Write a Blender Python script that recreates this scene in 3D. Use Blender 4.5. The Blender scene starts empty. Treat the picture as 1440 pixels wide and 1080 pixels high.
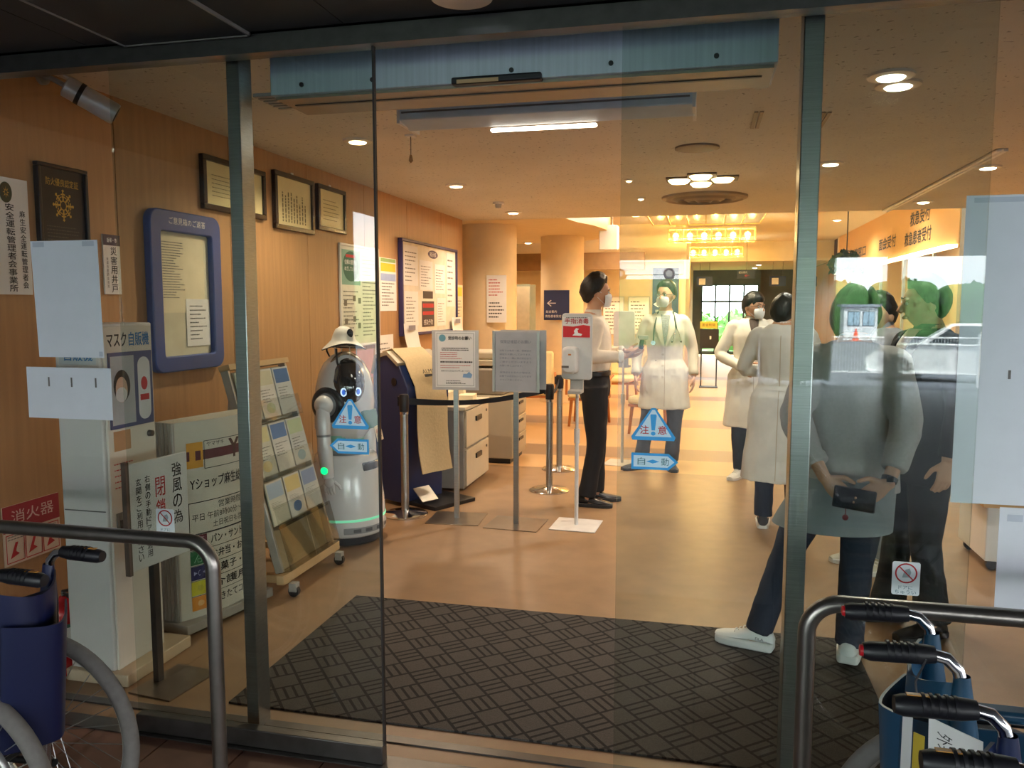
import bpy, math, random
from mathutils import Vector as V, Matrix, noise
from mathutils.bvhtree import BVHTree
random.seed(7)
PI = math.pi
S = bpy.context.scene
COL = S.collection

# ------------------------------------------------------------------ camera, sky, sun, exposure
cam = bpy.data.cameras.new('camera')
cam.sensor_fit = 'HORIZONTAL'; cam.sensor_width = 36.0
cam.lens = 36.0 * 1130.0 / 1440.0
cam.clip_start = 0.05; cam.clip_end = 400
co = bpy.data.objects.new('camera', cam); COL.objects.link(co)
co.location = (0, 0, 1.52)
co.rotation_euler = (math.radians(90 - 5.56), 0, math.radians(13.377))
S.camera = co

w = bpy.data.worlds.new('sky'); S.world = w; w.use_nodes = True
nt = w.node_tree; bg = nt.nodes['Background']
tc = nt.nodes.new('ShaderNodeTexCoord'); nz = nt.nodes.new('ShaderNodeTexNoise')
nz.inputs['Scale'].default_value = 3.0; nz.inputs['Detail'].default_value = 5
rp = nt.nodes.new('ShaderNodeValToRGB')
rp.color_ramp.elements[0].position = .4; rp.color_ramp.elements[0].color = (.84, .92, 1, 1)
rp.color_ramp.elements[1].position = .62; rp.color_ramp.elements[1].color = (1, 1, 1, 1)
nt.links.new(tc.outputs['Generated'], nz.inputs['Vector']); nt.links.new(nz.outputs['Fac'], rp.inputs['Fac'])
nt.links.new(rp.outputs['Color'], bg.inputs['Color'])
bg.inputs['Strength'].default_value = 11.0

sun = bpy.data.lights.new('sun', 'SUN'); sun.energy = 28.0; sun.angle = math.radians(2); sun.color = (1, .96, .9)
so = bpy.data.objects.new('sun', sun); COL.objects.link(so); so.location = (10, 10, 30)
so.rotation_euler = V((-.25, -.55, -.8)).to_track_quat('-Z', 'Y').to_euler()

S.view_settings.view_transform = 'Standard'; S.view_settings.look = 'None'
S.view_settings.gamma = 1.0; S.view_settings.use_curve_mapping = False
S.view_settings.exposure = 0.1
S.cycles.transparent_max_bounces = 32
S.cycles.max_bounces = 10
S.cycles.sample_clamp_indirect = 40.0
S.cycles.caustics_reflective = False; S.cycles.caustics_refractive = False

# ------------------------------------------------------------------ materials
def lin(h):
    if isinstance(h, str):
        h = h.lstrip('#'); h = [int(h[i:i+2], 16) / 255 for i in (0, 2, 4)]
        return tuple(c / 12.92 if c <= .04045 else ((c + .055) / 1.055) ** 2.4 for c in h)
    return tuple(h)
MATS = {}
def mat(name, h, rough=.5, metal=0., var=.08, scale=9., stretch=(1, 1, 1), bump=0., emit=0., alpha=1., coat=0.):
    if name in MATS: return MATS[name]
    c = lin(h); m = bpy.data.materials.new(name); m.use_nodes = True; MATS[name] = m
    n = m.node_tree; b = n.nodes['Principled BSDF']
    t = n.nodes.new('ShaderNodeTexCoord'); mp = n.nodes.new('ShaderNodeMapping'); x = n.nodes.new('ShaderNodeTexNoise')
    mp.inputs['Scale'].default_value = stretch; x.inputs['Scale'].default_value = scale; x.inputs['Detail'].default_value = 4
    r = n.nodes.new('ShaderNodeValToRGB')
    r.color_ramp.elements[0].position = .3; r.color_ramp.elements[1].position = .7
    r.color_ramp.elements[0].color = tuple(min(1, k * (1 - var)) for k in c) + (1,)
    r.color_ramp.elements[1].color = tuple(min(1, k * (1 + var)) for k in c) + (1,)
    n.links.new(t.outputs['Object'], mp.inputs['Vector']); n.links.new(mp.outputs['Vector'], x.inputs['Vector'])
    n.links.new(x.outputs['Fac'], r.inputs['Fac']); n.links.new(r.outputs['Color'], b.inputs['Base Color'])
    b.inputs['Roughness'].default_value = rough; b.inputs['Metallic'].default_value = metal
    b.inputs['Coat Weight'].default_value = coat
    if bump:
        bp = n.nodes.new('ShaderNodeBump'); bp.inputs['Strength'].default_value = bump; bp.inputs['Distance'].default_value = .01
        n.links.new(x.outputs['Fac'], bp.inputs['Height']); n.links.new(bp.outputs['Normal'], b.inputs['Normal'])
    if emit:
        n.links.new(r.outputs['Color'], b.inputs['Emission Color']); b.inputs['Emission Strength'].default_value = emit
    if alpha < 1: b.inputs['Alpha'].default_value = alpha
    return m
def glass(name, tint, f0=.05, rough=0.):
    if name in MATS: return MATS[name]
    m = bpy.data.materials.new(name); m.use_nodes = True; MATS[name] = m
    n = m.node_tree; n.nodes.clear(); N = n.nodes.new; L = n.links.new
    out = N('ShaderNodeOutputMaterial'); mix = N('ShaderNodeMixShader'); tr = N('ShaderNodeBsdfTransparent'); gl = N('ShaderNodeBsdfGlossy')
    tr.inputs['Color'].default_value = tuple(tint) + (1,); gl.inputs['Roughness'].default_value = rough
    g = N('ShaderNodeNewGeometry'); d = N('ShaderNodeVectorMath'); d.operation = 'DOT_PRODUCT'
    L(g.outputs['Incoming'], d.inputs[0]); L(g.outputs['Normal'], d.inputs[1])
    a = N('ShaderNodeMath'); a.operation = 'ABSOLUTE'; L(d.outputs['Value'], a.inputs[0])
    s = N('ShaderNodeMath'); s.operation = 'SUBTRACT'; s.inputs[0].default_value = 1; L(a.outputs[0], s.inputs[1])
    p = N('ShaderNodeMath'); p.operation = 'POWER'; p.inputs[1].default_value = 5; L(s.outputs[0], p.inputs[0])
    k = N('ShaderNodeMath'); k.operation = 'MULTIPLY_ADD'; k.inputs[1].default_value = 1 - f0; k.inputs[2].default_value = f0; L(p.outputs[0], k.inputs[0])
    L(k.outputs[0], mix.inputs[0]); L(tr.outputs[0], mix.inputs[1]); L(gl.outputs[0], mix.inputs[2]); L(mix.outputs[0], out.inputs['Surface'])
    return m
def emis(name, h, s):
    if name in MATS: return MATS[name]
    return mat(name, h, .5, 0, .02, 5, emit=s)

# ------------------------------------------------------------------ mesh builder
class MB:
    def __init__(s): s.v = []; s.f = []
    def add(s, vs, fs):
        k = len(s.v); s.v += [V(p) for p in vs]; s.f += [tuple(i + k for i in f) for f in fs]; return s
    def box(s, c, d, R=None):
        c = V(c); h = [x / 2 for x in d]; vs = []
        for z in (-1, 1):
            for y in (-1, 1):
                for x in (-1, 1):
                    p = V((x * h[0], y * h[1], z * h[2]))
                    vs.append(c + (R @ p if R else p))
        return s.add(vs, [(0, 2, 3, 1), (4, 5, 7, 6), (0, 1, 5, 4), (2, 6, 7, 3), (0, 4, 6, 2), (1, 3, 7, 5)])
    def bb(s, a, b):
        return s.box([(a[i] + b[i]) / 2 for i in range(3)], [abs(b[i] - a[i]) for i in range(3)])
    def fbox(s, fr, a0, b0, a1, b1, c0, c1):
        vs = [fr.p(a, b, c) for c in (c0, c1) for b in (b0, b1) for a in (a0, a1)]
        return s.add(vs, [(0, 2, 3, 1), (4, 5, 7, 6), (0, 1, 5, 4), (2, 6, 7, 3), (0, 4, 6, 2), (1, 3, 7, 5)])
    def fquad(s, fr, a0, b0, a1, b1, c):
        return s.add([fr.p(a0, b0, c), fr.p(a1, b0, c), fr.p(a1, b1, c), fr.p(a0, b1, c)], [(0, 1, 2, 3)])
    def fpoly(s, fr, pts, c0, c1=None):
        n = len(pts)
        if c1 is None: return s.add([fr.p(a, b, c0) for a, b in pts], [tuple(range(n))])
        vs = [fr.p(a, b, c0) for a, b in pts] + [fr.p(a, b, c1) for a, b in pts]
        return s.add(vs, [tuple(range(n - 1, -1, -1)), tuple(range(n, 2 * n))] + [(i, (i + 1) % n, n + (i + 1) % n, n + i) for i in range(n)])
    def loft(s, rings, cap=True, closed=False):
        n = len(rings[0]); vs = [p for r in rings for p in r]; fs = []
        m = len(rings)
        for j in range(m if closed else m - 1):
            for i in range(n):
                a = j * n + i; b = j * n + (i + 1) % n; c = ((j + 1) % m) * n
                fs.append((a, b, c + (i + 1) % n, c + i))
        if cap and not closed: fs += [tuple(range(n - 1, -1, -1)), tuple((m - 1) * n + i for i in range(n))]
        return s.add(vs, fs)
    def tube(s, path, r, n=10, cap=True, closed=False, flat=1.):
        P = [V(p) for p in path]; m = len(P); rings = []
        rr = r if isinstance(r, (list, tuple)) else [r] * m
        t = (P[1] - P[0]).normalized(); up = V((0, 0, 1)) if abs(t.z) < .9 else V((1, 0, 0))
        x = t.cross(up).normalized()
        for i in range(m):
            if closed: t = (P[(i + 1) % m] - P[i - 1]).normalized()
            elif i == 0: t = (P[1] - P[0]).normalized()
            elif i == m - 1: t = (P[-1] - P[-2]).normalized()
            else: t = ((P[i + 1] - P[i]).normalized() + (P[i] - P[i - 1]).normalized()).normalized()
            x = (x - t * x.dot(t)).normalized(); y = t.cross(x)
            rings.append([P[i] + (x * math.cos(2 * PI * k / n) + y * math.sin(2 * PI * k / n) * flat) * rr[i] for k in range(n)])
        return s.loft(rings, cap, closed)
    def lathe(s, prof, c=(0, 0, 0), n=24, axis='Z', sx=1., sy=1.):
        c = V(c); rings = []
        for r, z in prof:
            ring = []
            for k in range(n):
                a = 2 * PI * k / n; x, y = max(r, 1e-4) * math.cos(a) * sx, max(r, 1e-4) * math.sin(a) * sy
                ring.append(c + {'Z': V((x, y, z)), 'Y': V((x, z, y)), 'X': V((z, x, y))}[axis])
            rings.append(ring)
        return s.loft(rings)
    def ball(s, c, r, n=14, m=9, R=None):
        c = V(c); r = (r,) * 3 if not isinstance(r, (list, tuple)) else r; rings = []
        for j in range(m + 1):
            th = PI * max(.01, min(.99, j / m))
            ring = []
            for k in range(n):
                a = 2 * PI * k / n
                p = V((r[0] * math.sin(th) * math.cos(a), r[1] * math.sin(th) * math.sin(a), -r[2] * math.cos(th)))
                ring.append(c + (R @ p if R else p))
            rings.append(ring)
        return s.loft(rings)
    def torus(s, c, R, r, ax='Y', n=48, k=10, sx=1., sy=1.):
        c = V(c); P = []
        for i in range(n):
            a = 2 * PI * i / n; x, y = R * math.cos(a) * sx, R * math.sin(a) * sy
            P.append(c + {'Z': V((x, y, 0)), 'Y': V((x, 0, y)), 'X': V((0, x, y))}[ax])
        return s.tube(P, r, k, closed=True)
    def xf(s, M):
        s.v = [M @ p for p in s.v]; return s
    def mesh(s, name):
        m = bpy.data.meshes.new(name); m.from_pydata([tuple(p) for p in s.v], [], s.f); m.update(); return m

class Fr:                                   # a plane: origin, right, up; c runs out of the face
    def __init__(s, o, r, u):
        s.o = V(o); s.r = V(r).normalized(); s.u = V(u).normalized(); s.n = s.r.cross(s.u)
    def p(s, a, b, c=0): return s.o + s.r * a + s.u * b + s.n * c
def wallL(y, z, x=-3.0): return Fr((x, y, z), (0, 1, 0), (0, 0, 1))      # faces +X
def front(x, y, z): return Fr((x, y, z), (1, 0, 0), (0, 0, 1))          # faces the entrance, -Y

def link(name, me, m, parent=None, smooth=40, bevel=0., bseg=2):
    """one mesh object; parent given: vertices are taken as world coordinates unless the parent is marked local"""
    r = parent
    while r is not None and r.parent is not None: r = r.parent
    if r is not None and not r.get('_local'):
        me.transform(Matrix.LocRotScale(r.location, r.rotation_euler, None).inverted())
    me.materials.clear()
    if m: me.materials.append(m)
    o = bpy.data.objects.new(name, me); COL.objects.link(o)
    if parent is not None: o.parent = parent
    if smooth:
        me.polygons.foreach_set('use_smooth', [True] * len(me.polygons))
        try: me.set_sharp_from_angle(angle=math.radians(smooth))
        except Exception: pass
    if bevel:
        b = o.modifiers.new('bevel', 'BEVEL'); b.width = bevel; b.segments = bseg; b.limit_method = 'ANGLE'; b.angle_limit = math.radians(40)
    return o
def obj(name, mb, m, parent=None, smooth=40, bevel=0., bseg=2):
    o = link(name, mb.mesh(name), m, parent, smooth, bevel, bseg)
    if name in ('small_print', 'red_print', 'top_print'): o['kind'] = 'stuff'       # unreadably small writing
    return o
def tag(o, label=None, cat=None, group=None, kind=None):
    if label: o['label'] = label
    if cat: o['category'] = cat
    if group: o['group'] = group
    if kind: o['kind'] = kind
    return o
def thing(name, label, cat, loc=(0, 0, 0), rz=0., group=None, local=False, scale=1.):
    o = bpy.data.objects.new(name, None); COL.objects.link(o); o.empty_display_size = .1
    o.location = loc; o.rotation_euler = (0, 0, rz); o.scale = (scale,) * 3
    if local: o['_local'] = 1
    return tag(o, label, cat, group)
def struct(name, mb, m, parent=None, label=None, smooth=40, bevel=0.):
    o = obj(name, mb, m, parent, smooth, bevel)
    if parent is None: o['kind'] = 'structure'
    if label: o['label'] = label
    return o
def copy_tree(o, parent=None):
    c = o.copy(); COL.objects.link(c)
    if parent is not None: c.parent = parent
    for ch in list(o.children): copy_tree(ch, c)
    return c

WORK = bpy.data.scenes.new('work')            # an empty side scene in which lettering and bodies are evaluated, removed at the end
def evaluated(o):
    WORK.collection.objects.link(o); vl = WORK.view_layers[0]; vl.update()
    m = bpy.data.meshes.new_from_object(o.evaluated_get(vl.depsgraph)); bpy.data.objects.remove(o); return m
TXT = {}
def tmesh(s):
    if s in TXT: return TXT[s]
    c = bpy.data.curves.new('t', 'FONT'); c.body = s; c.size = 1; c.resolution_u = 2
    m = evaluated(bpy.data.objects.new('t', c))
    vs = [tuple(v.co) for v in m.vertices]; fs = [tuple(p.vertices) for p in m.polygons]
    bpy.data.curves.remove(c); bpy.data.meshes.remove(m)
    TXT[s] = (vs, fs); return TXT[s]
def put(mb, fr, s, x, y, w=None, h=None, c=.002, vert=False, ang=0, bold=0.):
    """lettering centred on (x, y) of the plane; w = whole width, h = whole height (glyphs scaled to fit)"""
    if vert:
        n = len(s)
        for i, ch in enumerate(s): put(mb, fr, ch, x, y + h / 2 - (i + .5) * h / n, w, h / n * .86, c, bold=bold)
        return mb
    vs, fs = tmesh(s)
    if not vs: return mb
    x0 = min(v[0] for v in vs); x1 = max(v[0] for v in vs); y0 = min(v[1] for v in vs); y1 = max(v[1] for v in vs)
    W, H = max(x1 - x0, 1e-6), max(y1 - y0, 1e-6)
    sx = w / W if w else h / H; sy = h / H if h else sx
    ca, sa = math.cos(ang), math.sin(ang); offs = [(0, 0)] if not bold else [(0, 0), (bold, 0), (0, bold), (bold, bold)]
    for k, (ox, oy) in enumerate(offs):
        out = []
        for v in vs:
            a, b = (v[0] - (x0 + x1) / 2) * sx + ox, (v[1] - (y0 + y1) / 2) * sy + oy
            out.append(fr.p(x + a * ca - b * sa, y + a * sa + b * ca, c + k * .0001))
        mb.add(out, fs)
    return mb
def text(parent, fr, s, x, y, w=None, h=None, m=None, c=.002, vert=False, name='lettering', ang=0, bold=0.):
    return obj(name, put(MB(), fr, s, x, y, w, h, c, vert, ang, bold), m or INK, parent, smooth=0)
def scrib(mb, fr, a0, b0, a1, b1, rows, c=.002, fill=.5, unit=.012, ragged=.5):
    """rows of unreadable small print, as short dashes"""
    dy = (b1 - b0) / rows
    for i in range(rows):
        y = b1 - (i + .5) * dy; x = a0; end = a1 - random.random() * ragged * (a1 - a0)
        while x < end:
            l = unit * random.uniform(.5, 1.6); mb.fquad(fr, x, y - dy * fill / 2, min(x + l, end), y + dy * fill / 2, c); x += l + unit * .3
    return mb
INK = mat('ink_black', '#1c1a1c', .6); INK_RED = mat('ink_red', '#b8242a', .6); INK_BLUE = mat('ink_blue', '#1f6fae', .6)
INK_GREY = mat('ink_grey', '#6a6664', .7); INK_WHITE = mat('ink_white', '#e8e8ea', .5); GOLD = mat('gold_print', '#b79b46', .45, .3)
PAPER = mat('paper_white', '#e6e4e2', .75, 0, .02); PAPER_CREAM = mat('paper_cream', '#e2d5b6', .75, 0, .05)
STEEL = mat('brushed_steel', '#a9aaa8', .28, .95, .12, 30, (.2, 1, 12)); CHROME = mat('chrome', '#cfcfd2', .12, 1., .03)
DKSTEEL = mat('dark_steel', '#5d5a58', .35, .85, .12, 20); BLACK = mat('black_plastic', '#15151a', .42, 0, .1); RUBBER = mat('rubber_grey', '#6b6864', .85, 0, .12, 40, bump=.2)
WHITE = mat('white_enamel', '#dedbd6', .4, 0, .03); GREYP = mat('grey_plastic', '#a7a5a0', .5, 0, .05); ALU = mat('aluminium', '#b9b9b6', .35, .8, .06)
CLEAR = glass('clear_acrylic', (.93, .94, .93), .04)
# ------------------------------------------------------------------ special materials
def floor_mat():
    m = mat('lobby_floor', '#a07f5e', .42, 0, .10, 7, (1, 1, 1)); n = m.node_tree; b = n.nodes['Principled BSDF']; L = n.links.new
    g = n.nodes.new('ShaderNodeNewGeometry'); sx = n.nodes.new('ShaderNodeSeparateXYZ'); L(g.outputs['Position'], sx.inputs[0])
    base = b.inputs['Base Color'].links[0].from_socket
    fib = n.nodes.new('ShaderNodeTexNoise'); fib.inputs['Scale'].default_value = 260; L(g.outputs['Position'], fib.inputs['Vector'])
    m1 = n.nodes.new('ShaderNodeMix'); m1.data_type = 'RGBA'; m1.blend_type = 'MULTIPLY'; m1.inputs[0].default_value = .35
    L(base, m1.inputs[6]); L(fib.outputs['Color'], m1.inputs[7]); last = m1.outputs[2]
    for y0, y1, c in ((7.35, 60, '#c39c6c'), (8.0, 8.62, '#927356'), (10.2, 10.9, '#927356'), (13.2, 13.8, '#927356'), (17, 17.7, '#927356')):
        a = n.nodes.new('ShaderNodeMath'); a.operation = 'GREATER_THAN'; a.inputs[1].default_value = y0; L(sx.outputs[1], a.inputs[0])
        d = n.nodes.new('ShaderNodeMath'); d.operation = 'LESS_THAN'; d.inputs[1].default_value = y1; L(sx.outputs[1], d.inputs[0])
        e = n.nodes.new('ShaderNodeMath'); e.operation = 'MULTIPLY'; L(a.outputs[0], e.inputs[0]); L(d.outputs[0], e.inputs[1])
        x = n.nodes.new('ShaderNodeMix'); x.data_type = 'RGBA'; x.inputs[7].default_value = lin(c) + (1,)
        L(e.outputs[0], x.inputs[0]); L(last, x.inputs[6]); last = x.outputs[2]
    L(last, b.inputs['Base Color']); return m
def mat_carpet():
    m = mat('door_mat_pile', '#4b4642', .95, 0, .25, 220, bump=.3); n = m.node_tree; b = n.nodes['Principled BSDF']; L = n.links.new
    base = b.inputs['Base Color'].links[0].from_socket
    def M(op, a, c=None, d=None):
        x = n.nodes.new('ShaderNodeMath'); x.operation = op
        for i, q in enumerate((a, c, d)):
            if q is None: continue
            if isinstance(q, (int, float)): x.inputs[i].default_value = q
            else: L(q, x.inputs[i])
        return x.outputs[0]
    g = n.nodes.new('ShaderNodeNewGeometry'); mp = n.nodes.new('ShaderNodeMapping'); L(g.outputs['Position'], mp.inputs['Vector'])
    mp.inputs['Rotation'].default_value = (0, 0, math.radians(50)); s = 1 / .105; mp.inputs['Scale'].default_value = (s, s, s)
    sp = n.nodes.new('ShaderNodeSeparateXYZ'); L(mp.outputs[0], sp.inputs[0]); u, v = sp.outputs[0], sp.outputs[1]
    fu, fv = M('FRACT', u), M('FRACT', v); iu, iv = M('FLOOR', u), M('FLOOR', v)
    par = M('FLOORED_MODULO', M('ADD', iu, iv), 2.0); par2 = M('FLOORED_MODULO', iu, 2.0)
    ln = lambda x, k: M('LESS_THAN', M('PINGPONG', M('ADD', M('MULTIPLY', x, k), 0), .5), .055 * k)
    grid = M('MAXIMUM', ln(fu, 1), ln(fv, 1))
    st = M('ADD', M('MULTIPLY', ln(fu, 3.), par2), M('MULTIPLY', ln(fv, 3.), M('SUBTRACT', 1, par2)))
    line = M('MINIMUM', M('MAXIMUM', grid, M('MULTIPLY', st, par)), 1)
    x = n.nodes.new('ShaderNodeMix'); x.data_type = 'RGBA'; x.inputs[7].default_value = lin('#191513') + (1,)
    L(line, x.inputs[0]); L(base, x.inputs[6]); L(x.outputs[2], b.inputs['Base Color']); return m
def ceil_mat(name, h):
    m = mat(name, h, .9, 0, .04, 2); n = m.node_tree; b = n.nodes['Principled BSDF']; L = n.links.new
    base = b.inputs['Base Color'].links[0].from_socket
    g = n.nodes.new('ShaderNodeNewGeometry'); vo = n.nodes.new('ShaderNodeTexNoise'); vo.inputs['Scale'].default_value = 38; vo.inputs['Detail'].default_value = 1
    L(g.outputs['Position'], vo.inputs['Vector'])
    c = n.nodes.new('ShaderNodeMath'); c.operation = 'GREATER_THAN'; c.inputs[1].default_value = .70; L(vo.outputs['Fac'], c.inputs[0])
    x = n.nodes.new('ShaderNodeMix'); x.data_type = 'RGBA'; x.inputs[7].default_value = tuple(k * .5 for k in lin(h)) + (1,)
    L(c.outputs[0], x.inputs[0]); L(base, x.inputs[6]); L(x.outputs[2], b.inputs['Base Color']); return m

WOOD = mat('wall_veneer', '#ac8158', .45, 0, .10, 5, (6, 6, .35)); CEIL = ceil_mat('ceiling_board', '#cdc9c0'); PLASTER = mat('warm_plaster', '#dcc7a2', .85, 0, .03)
CEILR = mat('lobby_plaster', '#d8c6a5', .9, 0, .03)
BACKW = mat('dark_backing', '#3a2a1c', .8); CONC = mat('grey_render', '#5a5856', .9, 0, .12, 4); CANOPY = mat('canopy_black', '#1b1a1a', .6, 0, .1)
DOORWOOD = mat('brown_door_wood', '#a8713c', .5, 0, .1, 6, (8, 8, .4)); TILE = mat('brown_paving', '#6b4a3c', .6, 0, .15, 12)
GLEAF = glass('door_glass', (.885, .925, .905), .043); GFIX = glass('fixed_glass', (.96, .975, .965), .038)

# ------------------------------------------------------------------ room shell
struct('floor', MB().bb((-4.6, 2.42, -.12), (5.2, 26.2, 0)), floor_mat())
pav = struct('floor_entrance', MB().bb((-3.2, .55, -.14), (12, 2.42, -.012)), mat('grout_dark', '#40322b', .9))
struct('ground_drop_off', MB().bb((-3.2, -11, -.14), (12, .55, -.004)), mat('drop_off_concrete', '#9297a0', .8, 0, .08, 3))
pt = obj('paving_tile', MB().bb((0, 0, -.012), (.294, .294, 0)), TILE, None, 0); pt.parent = pav; pt.location = (-3, 2.12, 0)
for i in range(16):
    for j in range(5):
        if i or j:
            c = pt.copy(); COL.objects.link(c); c.location = (-3 + .3 * i, 2.12 - .3 * j, 0)
struct('trim_sill', MB().bb((-3, 2.34, -.01), (4.4, 2.42, .004)).bb((-3, 2.5, -.01), (4.4, 2.54, .006)), DKSTEEL)
wl = struct('wall_left', MB().bb((-3.2, 2.45, 0), (-3.03, 9.9, 2.75)), BACKW)
ys = [2.45, 3.68, 4.72, 5.77, 6.85, 7.93, 9.04, 9.9]
for a, b in zip(ys, ys[1:]): obj('wall_panel', MB().bb((-3.03, a + .003, .06), (-3.0, b - .003, 2.6)), WOOD, wl, bevel=.002)
struct('baseboard_left', MB().bb((-3.03, 2.6, 0), (-2.99, 9.9, .07)), mat('dark_skirting', '#5b4230', .6))
struct('wall_left_return', MB().bb((-4.6, 9.7, 0), (-3.03, 9.9, 3.1)), PLASTER)
struct('wall_lobby_left', MB().bb((-4.8, 9.7, 0), (-4.6, 16.2, 3.1)), PLASTER)
struct('wall_lobby_back', MB().bb((-4.8, 16, 0), (-.35, 16.2, 3.2)), PLASTER)
struct('wall_corridor_left', MB().bb((-.55, 16.2, 0), (-.35, 26, 3.2)), PLASTER)
struct('wall_right', MB().bb((5, 2.45, 0), (5.2, 20, 3.2)), PLASTER)
struct('wall_reception_end', MB().bb((3, 20, 0), (5.2, 20.2, 3.2)), PLASTER)
wr = struct('wall_corridor_right', MB().bb((3.03, 20.2, 0), (3.2, 26, 3.2)), BACKW)
for i in range(5): obj('wall_panel', MB().bb((3.0, 20.2 + i * 1.16, 0), (3.03, 21.34 + i * 1.16, 2.6)), DOORWOOD, wr)
we = MB().bb((-.55, 26, 0), (-.1, 26.2, 3.2)).bb((1.65, 26, 0), (3.2, 26.2, 3.2)).bb((-.1, 26, 2.2), (1.65, 26.2, 3.2))
struct('wall_end', we, mat('end_wall_dark', '#4d4a44', .7))
struct('wall_bulkhead_right', MB().bb((3, 10.9, 2.28), (3.25, 20, 3.15)), mat('bulkhead_tan', '#d9a45f', .7, 0, .03))
struct('column_square', MB().bb((3, 10.45, 0), (3.4, 10.85, 3.15)), mat('pillar_grey', '#9a958c', .7), smooth=0, bevel=.01)
struct('column', MB().lathe([(.40, 0), (.40, 2.62)], (-2.9, 10.75, 0), 40), PLASTER)
struct('column.001', MB().lathe([(.34, 0), (.34, 2.62)], (-2.2, 12.7, 0), 40), PLASTER)
struct('ceiling', MB().bb((-3.2, 2.58, 2.6), (5.2, 10.0, 2.75)), CEIL)
struct('ceiling_lobby', MB().bb((-4.8, 9.98, 3.1), (5.2, 21, 3.25)), CEILR)
sof = [(-4.7, 9.9), (-1.70, 9.98), (-1.62, 10.5), (-1.47, 10.95), (-1.38, 11.6), (-1.4, 12.3), (-1.55, 12.9), (-1.85, 13.4), (-2.3, 13.7), (-3.0, 13.9), (-4.7, 13.95)]
struct('ceiling_soffit', MB().fpoly(Fr((0, 0, 0), (1, 0, 0), (0, 1, 0)), sof, 2.6, 3.12), CEILR, smooth=30)
struct('beam_lobby', MB().bb((-4.6, 15.3, 2.2), (-1.1, 15.5, 2.52)), mat('beam_brown', '#8a6a45', .8))
struct('ceiling_corridor', MB().bb((-.55, 20.9, 2.62), (3.2, 26.2, 3.3)), CEILR)
struct('wall_above_doors', MB().bb((-3.2, 2.46, 2.37), (5.2, 2.50, 2.75)).bb((-3.2, 2.50, 2.62), (5.2, 2.58, 2.75)), mat('lintel_dark', '#2a2827', .7))
struct('trim_header', MB().bb((-3, 2.36, 2.325), (5, 2.46, 2.37)).bb((-3, 2.35, 2.31), (5, 2.40, 2.33)), DKSTEEL)
can = struct('ceiling_canopy', MB().bb((-3.2, -11, 2.395), (12, 2.46, 2.6)), CANOPY)
for i in range(6):
    for j in range(5):
        x0, y0 = -2.9 + i * .91, 2.34 - (j + 1) * .91
        obj('ceiling_panel', MB().bb((x0 + .0015, y0 + .0015, 2.37), (x0 + .9085, y0 + .9085, 2.395)), CANOPY, can, 0)
struct('wall_outside_left', MB().bb((-3.4, -2.3, -.1), (-3.2, 2.46, 2.5)), CONC)
struct('canopy_post', MB().bb((2.0, -5.1, -.1), (2.17, -4.93, 2.4)), mat('post_dark', '#26231f', .6))
h = thing('ceiling_hatch', 'square black access hatch with thin metal edge in the canopy ceiling', 'hatch', (-1.63, 2.1, 2.37))
fr = MB()
for a, b in (((-1.86, 2.345), (-1.40, 2.352)), ((-1.86, 1.93), (-1.40, 1.937)), ((-1.86, 1.93), (-1.853, 2.352)), ((-1.407, 1.93), (-1.40, 2.352))):
    fr.bb((a[0], a[1], 2.360), (b[0], b[1], 2.370))
obj('hatch_frame', fr, mat('hatch_edge', '#8f8a84', .4, .5), h); obj('hatch_panel', MB().bb((-1.852, 1.938, 2.363), (-1.408, 2.344, 2.370)), CANOPY, h)
d = thing('canopy_downlight', 'unlit round downlight in the black canopy ceiling', 'downlight', (-.665, 2.2, 2.37))
obj('trim_ring', MB().lathe([(.058, 0), (.085, 0), (.085, -.012), (.06, -.008)], (-.665, 2.2, 2.37), 32), ALU, d)
obj('reflector', MB().lathe([(.0, .0), (.058, -.004), (.055, -.002), (0, -.001)], (-.665, 2.2, 2.369), 24), CHROME, d)

# ------------------------------------------------------------------ entrance glass
w1 = struct('window_1', MB().bb((-2.99, 2.515, .02), (-1.57, 2.525, 2.5)), GFIX)
w2 = struct('window_2', MB().bb((.31, 2.515, .02), (4.4, 2.525, 2.5)), GFIX)
struct('trim_1', MB().bb((-1.568, 2.47, 0), (-1.521, 2.55, 2.36)), STEEL, bevel=.003)
struct('trim_2', MB().bb((.257, 2.47, 0), (.312, 2.56, 2.36)), STEEL, bevel=.003)
struct('trim_right_end', MB().bb((4.4, 2.46, 0), (5.1, 2.58, 2.4)), CONC)
def leaf(name, x0, x1, edge):
    d = thing(name, None, None, ((x0 + x1) / 2, 2.38, 0)); d['kind'] = 'structure'
    obj('glass_pane', MB().bb((x0, 2.375, .05), (x1, 2.385, 2.33)), GLEAF, d)
    obj('bottom_rail', MB().bb((x0, 2.36, 0.004), (x1, 2.40, .066)), DKSTEEL, d, bevel=.003)
    if edge < -.5: obj('edge_seal', MB().bb((edge - .003, 2.372, .066), (edge + .003, 2.388, 2.32)), mat('seal_dark', '#201a18', .6), d)
    return d
leaf('door_1', -1.945, -1.002, -1.002)
leaf('door_2', -.242, .722, -.242)
m_ = obj('entrance_mat', MB().bb((-1.74, 2.62, 0), (.69, 3.79, .008)), mat_carpet()); tag(m_, 'large dark grey entrance mat with a basket weave line pattern', 'mat')

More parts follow.
